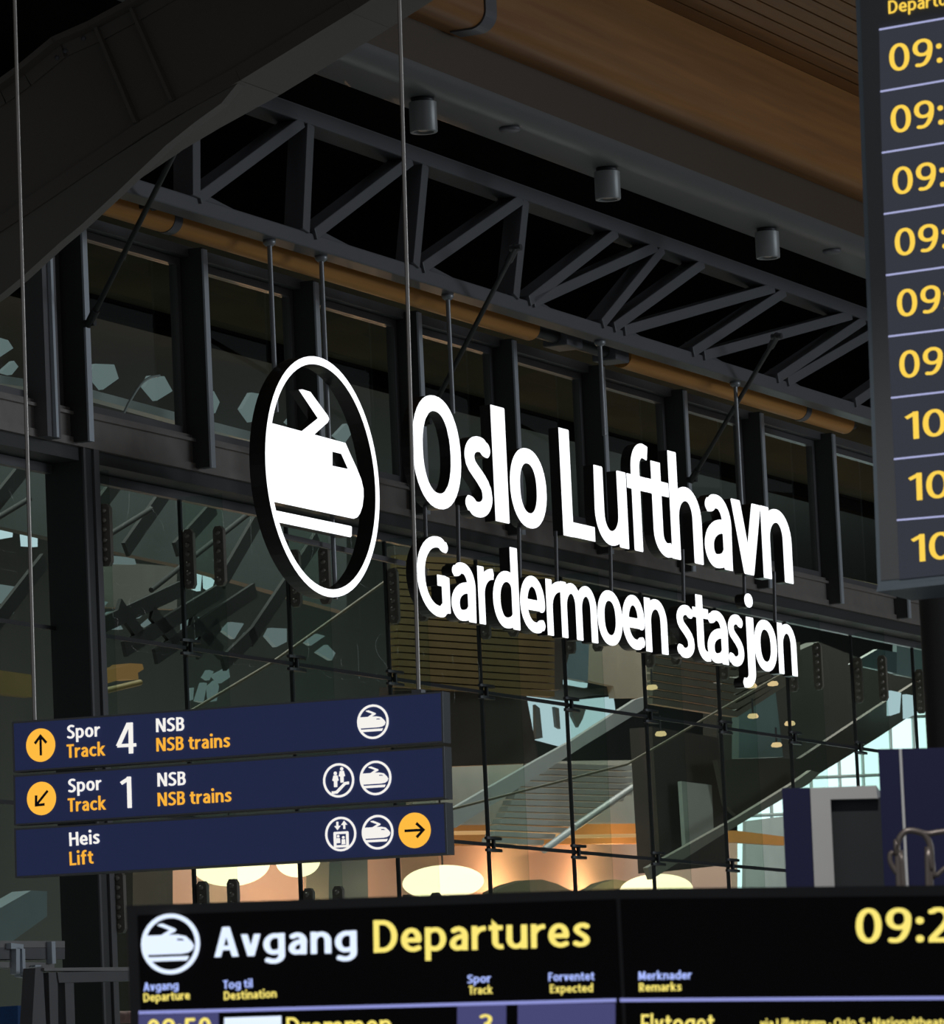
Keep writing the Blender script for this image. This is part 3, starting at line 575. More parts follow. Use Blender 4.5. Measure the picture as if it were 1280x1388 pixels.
for k, (s, a, c, cap, m, wt) in enumerate((
    ((0, 'Spor'), (91.5, 1001.5), (136, 998), 18.5, 'signwhite', .168), ((0, 'Track'), (91, 1027.5), (143, 1024), 18.3, 'signamber', .168), ((0, '4'), (158, 1022.5), (185, 1021), 42, 'signwhite', .125), ((0, 'NSB'), (212, 992.5), (250, 990.3), 18.5, 'signwhite', .168), ((0, 'NSB trains'), (212.5, 1018.7), (312, 1012.5), 18.3, 'signamber', .168),
    ((1, 'Spor'), (93, 1074.5), (138, 1070.5), 18.5, 'signwhite', .168), ((1, 'Track'), (92.5, 1100.5), (144, 1097.3), 18.3, 'signamber', .168), ((1, '1'), (164, 1096), (179, 1095), 42.5, 'signwhite', .125), ((1, 'NSB'), (214, 1066.3), (252, 1064), 18.5, 'signwhite', .168), ((1, 'NSB trains'), (214.3, 1093), (314, 1086.5), 18.3, 'signamber', .168),
    ((2, 'Heis'), (94.7, 1147), (135.3, 1143.3), 18.5, 'signwhite', .168), ((2, 'Lift'), (95, 1173.2), (127, 1170.5), 18.5, 'signamber', .168))):
    line_text(BP, pobj[s[0]], s[1], a, c, cap, M[m], wt)
BR = (BP.at(600, 937)-BP.at(16, 978.5)).normalized(); BU = BP.n.cross(BR).normalized()
def px_r(pl, c, dx, dy): return (pl.at(c[0]+dx, c[1])-pl.at(*c)).length, (pl.at(c[0], c[1]+dy)-pl.at(*c)).length
def icon(pl, R, Up, par, c, rx, ry, kind, m, mi=None, off=.004, ri=.87):
    o = pl.at(*c, off); ru, rz_ = px_r(pl, c, rx, ry); v = pl.n*.004; rr = [CIRC, [(x*ri, y*ri) for x, y in CIRC][::-1]]
    b = MB(); pict(b, rr, o, R, Up, ru, rz_, v)
    if kind == 'train':
        tb = [(-.93, .30), (.25, .30), (.52, .24), (.72, .05), (.80, -.08), (.74, -.22), (.58, -.31), (.35, -.34), (-.90, -.34)]
        w_ = [(.22, .17), (.42, .16), (.50, .10), (.22, .11)]
        for l in ([tb, w_], [[(-.42, .66), (-.26, .68), (.16, .50), (.20, .45), (.16, .41), (-.12, .27), (-.36, .27), (-.02, .46), (-.42, .62)]], [[(-.88, -.42), (.62, -.42), (.55, -.56), (-.80, -.56)]]): pict(b, l, o, R, Up, ru, rz_, v)
    if kind == 'escalator':
        for x, y, s_ in ((-.20, .42, 1), (.22, .66, 1)):
            hd = [(x+.10*math.cos(a), y+.11*math.sin(a)) for a in [2*math.pi*i/12 for i in range(12)]]
            bd = [(x-.12, y-.12), (x+.13, y-.12), (x+.20, y-.42), (x+.11, y-.45), (x+.10, y-.80), (x-.10, y-.80), (x-.10, y-.45), (x-.20, y-.42)]
            pict(b, [hd], o, R, Up, ru, rz_, v); pict(b, [bd], o, R, Up, ru, rz_, v)
        st = [(-.46, -.62), (-.30, -.62), (-.18, -.60), (.38, -.12), (.66, -.10), (.66, -.26), (.44, -.28), (-.10, -.76), (-.46, -.78)]; pict(b, [st], o, R, Up, ru, rz_, v)
    if kind == 'lift':
        for x, s_ in ((-.20, -1), (.24, 1)):
            ar = [(x, .50+.26*s_), (x+.20, .50+.02*s_), (x+.06, .50+.02*s_), (x+.06, .50-.22*s_), (x-.06, .50-.22*s_), (x-.06, .50+.02*s_), (x-.20, .50+.02*s_)]; pict(b, [ar], o, R, Up, ru, rz_, v)
        sq = [(-.42, .14), (.46, .14), (.50, .10), (.50, -.74), (.46, -.78), (-.42, -.78), (-.46, -.74), (-.46, .10)]; sq2 = [(-.30, 0), (-.30, -.64), (.34, -.64), (.34, 0)]; pict(b, [sq, sq2], o, R, Up, ru, rz_, v)
        for x, y in ((-.17, -.12), (.16, -.20)):
            pict(b, [[(x+.08*math.cos(a), y+.08*math.sin(a)) for a in [2*math.pi*i/10 for i in range(10)]]], o, R, Up, ru, rz_, v)
            pict(b, [[(x-.10, y-.11), (x+.10, y-.11), (x+.12, y-.40), (x-.12, y-.40)]], o, R, Up, ru, rz_, v)
    return b.build('pictogram', m, par)
icon(BP, BR, BU, pobj[0], (505.8, 978.3), 21.3, 23.4, 'train', M['signwhite'])
icon(BP, BR, BU, pobj[1], (459.3, 1057.8), 21.0, 23.2, 'escalator', M['signwhite']); icon(BP, BR, BU, pobj[1], (509.4, 1054.5), 21.4, 23.4, 'train', M['signwhite'])
icon(BP, BR, BU, pobj[2], (462.2, 1130.5), 21.0, 23.4, 'lift', M['signwhite']); icon(BP, BR, BU, pobj[2], (512.2, 1128), 21.4, 23.4, 'train', M['signwhite'])
def disk(par, c, rx, ry, ang):
    o = BP.at(*c, .004); ru, rz_ = px_r(BP, c, rx, ry); b = MB(); pict(b, [CIRC], o, BR, BU, ru, rz_, BP.n*.003); d = b.build('arrow_disc', M['disk'], par)
    A_ = [(0, .66), (.46, .17), (.34, .06), (.075, .36), (.075, -.62), (-.075, -.62), (-.075, .36), (-.34, .06), (-.46, .17)]
    ca, sa = math.cos(ang), math.sin(ang); b = MB(); pict(b, [[(x*ca-y*sa, x*sa+y*ca) for x, y in A_]], BP.at(*c, .007), BR, BU, ru, rz_, BP.n*.003); b.build('arrow', M['navyink'], d)
disk(pobj[0], (55.3, 1010), 19.6, 22.6, 0); disk(pobj[1], (56.4, 1082.3), 19.6, 22.6, math.radians(135)); disk(pobj[2], (562.3, 1125.5), 21.8, 24, math.radians(-90))
BQ = Plane(BP.o-BP.n*.05, BP.n)
for a, c in (((47, 976), (8, -420)), ((567.5, 939), (529.6, -420))):
    p, q = BQ.at(*a), BQ.at(*c); b = MB(); b.tube([p, q], .0115, 10); b.build('suspension_cable', M['cable'], t)
b = MB(); b.box(BQ.at(567.5, 938), BR*.03, BU*.012, BP.n*.03); b.build('cable_clamp', M['alu'], t)

# ------------------------------------------------------------------ departures board along the bottom edge (two screens meeting at a slight angle)
def bboard(yaw, roll, px, py, d):
    R = Vector((math.cos(yaw), math.sin(yaw), 0)); n = Vector((math.sin(yaw), -math.cos(yaw), 0)); return Plane(CAM+ray(px, py)*d, n)
DL = bboard(-.33, 0, 171, 1227.5, 15); hinge = DL.at(838, 1204.6)
DR = Plane(hinge, Vector((math.sin(-.62), -math.cos(-.62), 0)))
t = thing('departures_board', DL.at(640, 1388), 'wide black departures display across the bottom edge with large white and yellow heading', 'display')
def down(pl, p, d): return p-Zv*d
sH = .62
topL = [(171, 1227.5), (838, 1204.6)]; topR = [(838, 1204.6), (1300, 1199.8), (1700, 1195.5)]
p = [DL.at(*a) for a in topL]; pr = [DR.at(*a) for a in topR]
b = MB(); b.prism([p[0], p[1], down(0, p[1], sH), down(0, p[0], sH)], -DL.n*.14); b.prism([pr[0], pr[2], down(0, pr[2], sH), down(0, pr[0], sH)], -DR.n*.14); b.build('housing', M['boardframe'], t)
gl, gr = DL.at(186, 1240.5, .003), DL.at(835, 1218.5, .003)
b = MB(); b.prism([gl, gr, down(0, gr, sH-.06), down(0, gl, sH-.06)], -DL.n*.006); scl = b.build('screen', M['screen'], t)
gl, gr = DR.at(840.5, 1218.5, .003), DR.at(1680, 1210, .003)
b = MB(); b.prism([gl, gr, down(0, gr, sH-.06), down(0, gl, sH-.06)], -DR.n*.006); scr = b.build('screen', M['screen'], t)
def dt(pl, par, s, a, c, cap, m, wt=.15, nm='lettering'): return line_text(pl, par, s, a, c, cap, M[m], wt, nm, .001, .005)
dt(DL, scl, 'Avgang', (291, 1297.5), (484, 1291), 40.5, 'bw', .178)
dt(DL, scl, 'Departures', (507, 1291.5), (800, 1283), 44, 'by', .165)
LR = (DL.at(484, 1291)-DL.at(291, 1298)).normalized(); LU = DL.n.cross(LR).normalized()
icon(DL, LR, LU, scl, (231.5, 1279.5), 39.5, 41, 'train', M['bw'], off=.005, ri=.86)
for s, a, c, m in (('Avgang', (195, 1343.5), (242, 1341), 'bh'), ('Departure', (195, 1358), (257.5, 1354.5), 'by'), ('Tog til', (303, 1340.5), (342.5, 1338.5), 'bh'), ('Destination', (304, 1355.5), (375, 1352), 'by'), ('Spor', (634, 1333), (666, 1331.5), 'bh'), ('Track', (636, 1348), (668, 1347), 'by')):
    dt(DL, scl, s, a, c, 11.5, m, .17)
for s, a, c, m in (('Forventet', (744, 1330), (806, 1328.5), 'bh'), ('Expected', (746, 1346), (804, 1344.5), 'by')):
    dt(DL, scl, s, a, c, 11.5, m, .17)
for s, a, c, m in (('Merknader', (866, 1328.5), (938, 1327), 'bh'), ('Remarks', (867, 1344), (924, 1343), 'by')):
    dt(DR, scr, s, a, c, 11.5, m, .17)
dt(DR, scr, '09:2', (1161, 1278.5), (1291, 1277), 47, 'by', .15)
b = MB(); b.prism(quad(DL, ((188, 1370.3), (835, 1353.3), (835, 1358), (188, 1375)), .006), -DL.n*.004); b.build('divider_line', M['lav'], scl)
b = MB(); b.prism(quad(DR, ((840.5, 1353.2), (1680, 1347.6), (1680, 1352.6), (840.5, 1358)), .006), -DR.n*.004); b.build('divider_line', M['lav'], scr)
for q in (((188, 1376), (296, 1372.5), (296, 1430), (188, 1430)), ((620, 1361.5), (686, 1360.5), (686, 1430), (620, 1430))):
    b = MB(); b.prism(quad(DL, q, .0055), -DL.n*.004); b.build('cell', M['cell'], scl)
b = MB(); b.prism(quad(DL, ((702, 1361), (834, 1359.5), (834, 1430), (702, 1430)), .0055), -DL.n*.004); b.build('cell', M['cell'], scl)
b = MB(); b.prism(quad(DL, ((304, 1379.5), (381, 1377), (381, 1425), (304, 1427)), .0055), -DL.n*.004); b.build('destination_tag', M['bw'], scl)
dt(DL, scl, '09:50', (200, 1412), (287, 1409), 30, 'by', .16); dt(DL, scl, 'Drammen', (389, 1408), (531, 1403.5), 29, 'by', .15); dt(DL, scl, '3', (650, 1403), (669, 1402.5), 28, 'by', .15)
dt(DR, scr, 'Flytoget', (870, 1401), (969, 1400), 26, 'by', .15); dt(DR, scr, 'via Lillestrøm · Oslo S · Nationaltheatret', (1031, 1393), (1300, 1391), 11.5, 'by', .16)

# ------------------------------------------------------------------ tall flight board on the right with its column
RP = plane_frame(1200, 373, 20, -.5425, -.042)
RP = Plane(CAM+ray(1202.3, 372)*20, RP.n)
t = thing('flight_board', RP.at(1240, 790), 'tall grey flight time board with amber times, cut by the right edge', 'display')
q = quad(RP, ((1159, -30), (1500, -95), (1500, 764), (1190, 794)))
b = MB(); b.prism(q, -RP.n*.16); b.build('housing', M['bedge'], t)
q = quad(RP, ((1165, -30), (1495, -92), (1495, 758), (1194.5, 787)), .004); b = MB(); b.prism(q, -RP.n*.006); fr_ = b.build('front_frame', M['bframe'], t)
q = quad(RP, ((1188, 802), (1500, 768), (1500, 762), (1190, 794)), .0); b = MB(); b.prism(q, -RP.n*.3); b.build('bottom_trim', M['bedge'], t)
LX = [(1192, 40), (1193.6, 124), (1195.6, 207), (1198.4, 290), (1201.3, 373), (1204.4, 456), (1208, 539.3), (1212, 622.3), (1216, 705)]; RY = [24.7, 109, 193.5, 277.5, 362, 446.7, 530.9, 615, 699.5]
LX2 = LX+[(1219.5, 785)]; RY2 = RY+[778.5]
for i in range(9):
    (x, y), (x2, y2) = LX2[i], LX2[i+1]; m_ = (RY2[i]-y)/(1280-x); m2 = (RY2[i+1]-y2)/(1280-x2); xe = 1490
    row = [(x, y), (xe, y+m_*(xe-x)), (xe, y2+m2*(xe-x2)), (x2, y2)]; b = MB(); b.prism(quad(RP, row, .008), -RP.n*.005); ro = b.build('time_row', M['brow'], t)
    b = MB(); b.prism(quad(RP, [(x, y-1.1), (xe, y+m_*(xe-x)-1.1), (xe, y+m_*(xe-x)+1.1), (x, y+1.1)], .011), -RP.n*.004); b.build('divider_line', M['rl'], ro)
    bx, by = ((1207, 98), (1209, 181.5), (1211.5, 265), (1214.5, 348), (1217.3, 430.5), (1220.5, 513.5), (1228, 596.5), (1232.5, 679.5), (1236.5, 762.5))[i]
    mm = (m_+m2)/2-.01
    if i < 6: s_, wd = '09:', 71
    else: s_, wd = '10', 55.5
    line_text(RP, ro, s_, (bx, by), (bx+wd, by+mm*wd), 37.0, M['ry'], .135, 'lettering', .002, .010)
line_text(RP, fr_, 'Departures', (1205, 18.8), (1316, 1.5), 17.5, M['ry'], .15, 'lettering', .002, .006)
# column behind the board
c0 = CAM+ray(1302, 900)*20.9; b = MB(); b.tube([Vector((c0.x, c0.y, 0)), Vector((c0.x, c0.y, 4.9))], .151, 40); b.build('column', mat('brown black column', (.055, .05, .047), .4, 0, .05, 2), None, 'dark round column under the tall flight board at the right edge', 'column')

# ------------------------------------------------------------------ blue kiosk walls and the metal tube at the lower right
KP = Plane(CAM+ray(1150, 1150)*18.6, (-.12, -1, 0))
kblue = mat('royal navy panel', (.012, .0145, .080), .45, 0, .05, 5); kwhite = mat('light grey portal', (.80, .80, .79), .5, 0, .04, 6)
def down_px(pl, pts, th, name, m, parent=None, lab=None, cat=None):
    b = MB(); b.prism(quad(pl, pts), -pl.n*th); return b.build(name, m, parent, lab, cat)
down_px(KP, ((1060, 1068.5), (1098, 1067.5), (1139, 1980), (1101, 1980)), .5, 'kiosk_wall', kblue, None, 'narrow royal blue panel standing left of the white portal', 'panel')
t = thing('screen_portal', KP.at(1179, 1980), 'light grey portal frame around a dark screen between the blue panels', 'screen')
b = MB(); b.prism(quad(KP, ((1098.5, 1068), (1188, 1064.5), (1190, 1082), (1126, 1083.5)), .02), -KP.n*.4); b.prism(quad(KP, ((1098.5, 1068), (1126, 1083.5), (1169, 1980), (1139, 1980)), .02), -KP.n*.4); b.build('frame', kwhite, t)
b = MB(); b.prism(quad(KP, ((1126, 1083.5), (1194, 1081), (1235, 1980), (1169, 1980)), -.03), -KP.n*.2); b.build('screen', mat('dark grey screen', (.045, .052, .055), .35), t)
KQ = Plane(KP.o-KP.n*-.6, KP.n)
t = thing('kiosk_wall', KQ.at(1279, 1980), 'tall royal blue panel with a thin white vertical line, below the tall flight board', 'panel')
b = MB(); b.prism(quad(KQ, ((1190.5, 1015.5), (1330, 1012), (1369, 1980), (1235, 1980))), -KQ.n*.6); b.build('panel', kblue, t)
b = MB(); b.prism(quad(KQ, ((1219, 1015), (1222.5, 1015), (1272, 1980), (1267, 1980)), .01), -KQ.n*.02); b.build('white_strip', mat('white strip', (.85, .85, .85), .4), t)
TP = Plane(CAM+ray(1240, 1160)*16.5, (0, -1, 0)); tm = mat('brushed dark tube', (.26, .22, .20), .35, .5, .1, 6)
t = thing('tubular_barrier', TP.at(1269, 1980), 'bent dark metal tube loops rising in front of the blue panel', 'barrier')
def cat_(pts, n=6):
    out = []; pts = [Vector(p) for p in pts]; pts = [pts[0]*2-pts[1]]+pts+[pts[-1]*2-pts[-2]]
    for i in range(1, len(pts)-2):
        a, b_, c, d = pts[i-1:i+3]
        for k in range(n):
            s_ = k/n; out.append(.5*((2*b_)+(c-a)*s_+(2*a-5*b_+4*c-d)*s_*s_+(3*b_-a-3*c+d)*s_**3))
    return out+[pts[-2]]
for px_, r in ((((1246, 1900), (1219, 1200), (1216, 1160), (1218, 1140), (1228, 1127), (1243, 1127), (1255, 1133), (1262, 1150), (1262, 1180), (1259, 1205), (1285, 1900)), 4.3), (((1243, 1127), (1258, 1130), (1272, 1128), (1292, 1126), (1330, 1124)), 4.0), (((1253, 1900), (1226, 1210), (1216, 1185), (1208, 1170), (1207, 1159), (1211, 1155)), 3.6), (((1289, 1900), (1263, 1205), (1268, 1190), (1282, 1176), (1300, 1165)), 3.2)):
    b = MB(); b.tube(cat_([TP.at(x, y) for x, y in px_]), r*16.5/F, 14); b.build('bent_tube', tm, t)

# ------------------------------------------------------------------ glass fins with bolted splice plates in front of the lower glazing
plate = mat('bolted steel splice plate', (.22, .20, .165), .45, .2, .15, 8); bolt_m = mat('steel bolts', (.30, .28, .24), .35, .6)
ZU = (uz(P(145, 690, -.1))[1], uz(P(145, 773, -.1))[1]); ZL = (uz(P(159, 1184, -.1))[1], uz(P(159, 1267, -.1))[1])
for i, u in enumerate(JU[:11]):
    t = thing('glass_fin', U(u, -.1, 0), '%s upright glass fin from the left post, with bolted steel plates' % ORD[i], 'glass fin', 'glass fins along the station glazing')
    b = MB(); b.box(U(u+.02, -.105, (Z_TR-.1)/2), D_*.010, N_*.172, Zv*((Z_TR-.1)/2-.05)); b.build('fin_glass', M['finglass'], t)
    for za, zb in (ZU, ZL):
        for wc in (-.24, .03):
            zc, hz = (za+zb)/2, (za-zb)/2
            pl_ = [U(u, wc+x, zc+z) for x, z in ((-.045, -hz*.86), (-.025, -hz), (.025, -hz), (.045, -hz*.86), (.045, hz*.86), (.025, hz), (-.025, hz), (-.045, hz*.86))]
            b = MB(); b.prism([p_+D_*.0 for p_ in pl_], D_*.045); sp = b.build('splice_plate', plate, t)
            for k in (-.78, -.47, -.17, .17, .47, .78):
                b = MB(); b.lathe(U(u, wc, zc+hz*k), [(0, -.022), (.018, -.022), (.022, -.004), (.022, .0), (0, .0)], 10, D_); b.build('bolt', bolt_m, sp)
def ordl(n, s, e): return '%s %s, %s' % (ORD[n], s, e)
for nm, z, rows in (('upper', Z_MID, range(0, 11)), ('lower', Z_LOW, range(4, 9))):
    for i in rows:
        u = JU[i]; t = thing('glass_clamp', U(u, -.3, z-.06), 'dark double clamp on the %s joint line, %s fin from the left post' % (nm, ORD[i]), 'clamp', 'clamps on the %s joint line' % nm)
        for s_ in (1, -1):
            b = MB(); c = U(u, -.25, z+s_*.052); b.add([c+D_*(.16*math.cos(a)) + N_*(.04*math.sin(a))+Zv*zz for zz in (-.011, .011) for a in [2*math.pi*k/18 for k in range(18)]], [[k, (k+1) % 18, 18+(k+1) % 18, 18+k] for k in range(18)]+[list(range(18))[::-1], list(range(18, 36))]); b.build('clamp_disc', M['dark'], t)
        b = MB(); b.tube([U(u, -.25, z-.05), U(u, -.25, z+.05)], .018, 10); b.build('clamp_pin', M['dark'], t)

# ------------------------------------------------------------------ the halls behind the glass, mostly shapes standing in for blurred reflections
MB().box(U(45, -22, 7), D_*75, N_*.1, Zv*7).build('wall_back', mat('dull green grey hall wall', (.06, .06, .05), .7, 0, .4, .3), kind='structure')
MB().box(U(120, -10, 7), D_*.1, N_*12, Zv*7).build('wall_end', mat('dark hall end wall', (.045, .045, .04), .7, 0, .3, .3), kind='structure')
MB().box(U(40, -12, 13.4), D_*80, N_*11.4, Zv*.05).build('ceiling_4', mat('back hall ceiling', (.10, .10, .09), .8), kind='structure')
def bg(name, pts, w, m, th=.12, parent=None, label=None, cat=None, group=None, kind=None):
    b = MB(); b.prism([P(x, y, w) for x, y in pts], -N_*th); return b.build(name, m, parent, label, cat, group, kind)
def bgbar(mb, a, c, w, r): mb.tube([P(*a, w), P(*c, w)], r, 10)
gg = mat('green grey reflected ceiling', (.13, .155, .14), .7, 0, .12, .6); strut = mat('dark reflected strut', (.075, .08, .072), .7, 0, .1, 3, .2)
cyan = emit('pale green pane glow', (.36, .50, .50), .36); cyanb = emit('bright daylight pane', (.56, .78, .84), .95); skyw = emit('overcast daylight', (.72, .96, .97), 1.9)
olive = mat('olive timber', (.30, .22, .07), .6, 0, .2, 2); beige = mat('beige plaster', (.34, .31, .24), .7); brown = mat('dark brown cladding', (.07, .06, .05), .6, 0, .2, 2)
lgrey = mat('light grey soffit', (.60, .62, .58), .6, 0, .08, 2); orange = mat('orange timber band', (.62, .29, .08), .5, 0, .15, 1.5); peach = mat('warm plaster', (.72, .51, .41), .7, 0, .08, .8)
teal = mat('teal glass panel', (.16, .26, .26), .4); railm = mat('tan handrail', (.24, .21, .14), .5, 0, .1, 3, .2)

bg('ceiling_reflection', ((-60, 590), (60, 632), (340, 690), (470, 722), (470, 830), (330, 790), (240, 765), (105, 737), (-60, 700)), -6, gg, kind='structure')  # stands for a ceiling mirrored in the glass
t = thing('reflected_lattice', P(300, 870, -5), 'dark diagonal lattice struts standing for reflections in the glass left of the emblem', 'lattice')
for a, c in (((160, 652), (104, 726)), ((224, 668), (170, 745)), ((290, 688), (238, 745)), ((352, 700), (300, 790)), ((430, 730), (338, 868)), ((245, 798), (128, 852)), ((300, 800), (168, 880)), ((345, 800), (210, 890)), ((60, 600), (-20, 700)), ((60, 760), (-10, 850)),
             ((205, 830), (240, 872)), ((258, 840), (300, 885)), ((160, 820), (190, 862)), ((295, 845), (265, 885)), ((345, 858), (302, 900))):
    b = MB(); b.bar(P(*a, -5), P(*c, -5), .15, .04, N_); b.build('strut', strut, t)  # struts imitate beams mirrored in the glass
for a, c in (((40, 676), (-10, 706)), ((205, 690), (110, 748)), ((345, 690), (205, 800))):
    b = MB(); b.tube([P(*a, -4.8), P(*c, -4.8)], .028, 8); b.build('tie_rod', strut, t)
t = thing('skylight_reflection', P(280, 880, -7), 'row of pale green panes standing for skylight reflections in the lower glass beside the emblem', 'skylight')
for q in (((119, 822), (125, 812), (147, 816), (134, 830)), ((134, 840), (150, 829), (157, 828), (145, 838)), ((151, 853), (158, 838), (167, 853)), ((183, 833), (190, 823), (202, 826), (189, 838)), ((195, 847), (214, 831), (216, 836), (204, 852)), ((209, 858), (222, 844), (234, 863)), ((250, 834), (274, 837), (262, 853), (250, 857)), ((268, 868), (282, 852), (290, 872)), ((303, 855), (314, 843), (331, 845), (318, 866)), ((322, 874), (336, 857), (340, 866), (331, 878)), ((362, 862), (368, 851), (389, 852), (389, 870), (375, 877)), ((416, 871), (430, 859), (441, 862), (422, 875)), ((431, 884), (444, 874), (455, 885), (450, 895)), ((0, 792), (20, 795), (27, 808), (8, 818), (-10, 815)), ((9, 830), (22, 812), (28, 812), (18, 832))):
    bg('reflection_pane', q, -7, cyan, .05, t)  # glowing shapes imitate skylights reflected in the lower glass
t = thing('skylight_reflection', P(180, 545, -5), 'row of pale green panes standing for skylight reflections in the upper windows at left', 'skylight')
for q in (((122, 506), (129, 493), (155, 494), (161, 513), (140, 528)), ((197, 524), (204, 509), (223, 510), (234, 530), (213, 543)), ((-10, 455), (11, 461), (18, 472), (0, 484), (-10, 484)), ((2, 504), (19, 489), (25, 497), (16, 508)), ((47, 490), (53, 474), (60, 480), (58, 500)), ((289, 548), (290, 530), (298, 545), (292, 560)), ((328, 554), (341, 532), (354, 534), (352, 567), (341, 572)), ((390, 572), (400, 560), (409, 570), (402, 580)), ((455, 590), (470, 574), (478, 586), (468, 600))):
    bg('reflection_pane', q, -5, cyan, .05, t)  # glowing shapes imitate skylights reflected in the upper windows
bg('sill_rail', ((-60, 499), (120, 527), (258, 564), (352, 588), (352, 600), (258, 576), (120, 538), (-60, 510)), -1.2, mat('pale grey green rail', (.82, .90, .86), .5), .1, None, 'pale grey green rail across the foot of the upper windows at left', 'rail')
bg('sill_rail', ((930, 736), (1190, 792), (1260, 812), (1260, 830), (1190, 812), (930, 752)), -1.2, mat('straw coloured rail', (.80, .70, .40), .5), .1, None, 'straw coloured rail across the foot of the upper windows at right', 'rail')
bg('ceiling_band', ((-60, 262), (118, 306), (700, 470), (1240, 640), (1240, 662), (700, 496), (118, 336), (-60, 290)), -1.6, mat('dull olive timber', (.16, .115, .03), .6, 0, .3, 1), .12, None, 'dim olive timber band behind the heads of the upper windows', 'band')
bg('window_strip', ((105, 746), (140, 752), (182, 756), (185, 765), (140, 764), (105, 758)), -7.2, cyan, .05, None, 'thin pale blue window strip behind the glass left of the emblem', 'window')
bg('wall_panel', ((104, 758), (240, 768), (240, 826), (104, 822)), -7.5, mat('dull olive grey wall', (.15, .15, .12), .7), .1, None, 'dull olive grey wall panel behind the lattice left of the emblem', 'panel')
for q, lab in ((((263, 775), (274, 777), (272, 801), (264, 798)), 'small bright window seen between the lattice struts, nearer the left post'), (((280, 778), (291, 787), (287, 800), (281, 797)), 'small bright angular window seen between the lattice struts, nearer the emblem'), (((0, 709), (18, 712), (17, 728), (0, 731)), 'pale window at the left edge above the blue sign'), (((32, 716), (51, 722), (51, 741), (34, 740)), 'pale window beside the left cable, above the blue sign')):
    bg('far_window', q, -7, cyanb, .05, None, lab, 'window')
bg('timber_band', ((-60, 900), (46, 915), (46, 945), (-60, 935)), -6, olive, .1, None, 'ochre timber band behind the glass at the left edge', 'band')
bg('stair_flank', ((-30, 1248), (42, 1207), (64, 1208), (64, 1242), (18, 1275), (-30, 1275)), -5, mat('pale blue grey stair flank', (.30, .38, .38), .5), .2, None, 'pale blue grey stair flank behind glass below the blue sign', 'stair')
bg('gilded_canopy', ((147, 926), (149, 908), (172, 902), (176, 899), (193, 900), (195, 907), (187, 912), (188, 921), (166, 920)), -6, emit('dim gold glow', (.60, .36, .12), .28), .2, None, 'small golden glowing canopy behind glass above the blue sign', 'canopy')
b = MB(); bgbar(b, (115, 943), (190, 925), -5.8, .03); b.build('gilded_rail', olive, None, 'thin ochre rail below the small golden canopy', 'rail')
t = thing('glass_reflection', P(290, 950, -6), 'cluster of small pale green panels standing for distorted reflections above the blue sign', 'reflected glow')
for q in (((268, 950), (276, 925), (281, 926), (276, 952)), ((278, 918), (284, 908), (290, 910), (284, 922)), ((285, 930), (294, 922), (297, 930), (294, 950), (287, 951)), ((290, 915), (310, 905), (312, 918), (300, 926)), ((256, 935), (263, 932), (262, 948), (257, 950))): bg('reflected_panel', q, -6, cyan, .05, t)  # glowing bits imitate a distorted reflection in the glass
t = thing('handrail', P(269, 957, -3.4), 'long thin tan handrail rising to the right behind the emblem', 'handrail'); b = MB(); b.tube([P(255, 966, -3.4), P(369, 898, -3.4), P(524, 787, -3.4)], .016, 8); b.build('rail', railm, t)
t = thing('handrail', P(640, 1100, -3.4), 'long thin tan handrail rising to the right under the lettering', 'handrail'); b = MB(); b.tube([P(600, 1100, -3.4), P(850, 1036, -3.4), P(980, 960, -3.4), P(1075, 905, -3.4)], .014, 8); b.build('rail', railm, t)

b = MB(); b.tube(cat_([P(x, y, -.9) for x, y in ((164, 570), (168, 560), (176, 544), (190, 522), (203, 512), (216, 509))]), .011, 8); b.build('reflection_arc', mat('pale reflected light arc', (.75, .78, .78), .4), None, 'thin pale arc of light reflected on the upper window beside the skylight reflections', 'cable')  # solid arc imitates light reflected on the window glass

# right half: timber soffit, windows, stairs
b = MB()
for k in range(19):
    y = 760+9.5*k; x1 = 752 if y > 820 else 790
    b.prism([P(x, yy, -7) for x, yy in ((540, y-8), (x1, y+6), (x1, y+13.5), (540, y-.5))], -N_*.1)
b.build('slatted_soffit', mat('olive brown slats', (.15, .095, .028), .6, 0, .3, 2), None, 'olive brown slatted timber soffit behind the name lettering', 'soffit')
bg('soffit_backing', ((535, 740), (800, 770), (760, 935), (535, 935)), -7.3, brown, .1, None, 'dark backing behind the slatted timber soffit', 'panel')
bg('dark_bulkhead', ((535, 930), (712, 933), (731, 1034), (535, 1042)), -7.6, brown, .2, None, 'dark brown bulkhead behind glass right of the blue sign', 'bulkhead')
bg('wall_panel', ((752, 850), (884, 880), (880, 946), (835, 946), (832, 930), (752, 912)), -9, beige, .1, None, 'dull beige wall panel behind glass under the lettering', 'panel')
bg('slate_panel', ((768, 862), (799, 868), (797, 924), (767, 918)), -8.6, mat('slate blue panel', (.16, .24, .30), .5), .1, None, 'slate blue upright panel behind glass under the lettering', 'panel')
t = thing('daylight_window', P(770, 1010, -9.2), 'bright pale blue window with ragged dark reflections under the lettering', 'window')
for q in (((715, 917), (762, 919), (758, 931), (717, 938)), ((768, 921), (797, 926), (796, 932), (768, 930)), ((715, 943), (768, 950), (832, 944), (836, 975), (800, 1000), (772, 1014), (727, 1002))): bg('pane', q, -9.2, cyanb, .05, t)
for q in (((715, 935), (760, 927), (800, 934), (832, 931), (832, 941), (800, 943), (770, 950), (740, 946), (715, 943)), ((726, 955), (732, 960), (736, 1000), (727, 1002)), ((752, 958), (758, 960), (760, 988), (755, 985)), ((775, 958), (795, 960), (790, 975), (784, 986), (776, 970))): bg('dark_reflection', q, -9.1, mat('dark reflection', (.10, .12, .12), .7), .04, t)  # dark drips imitate the reflection of a column
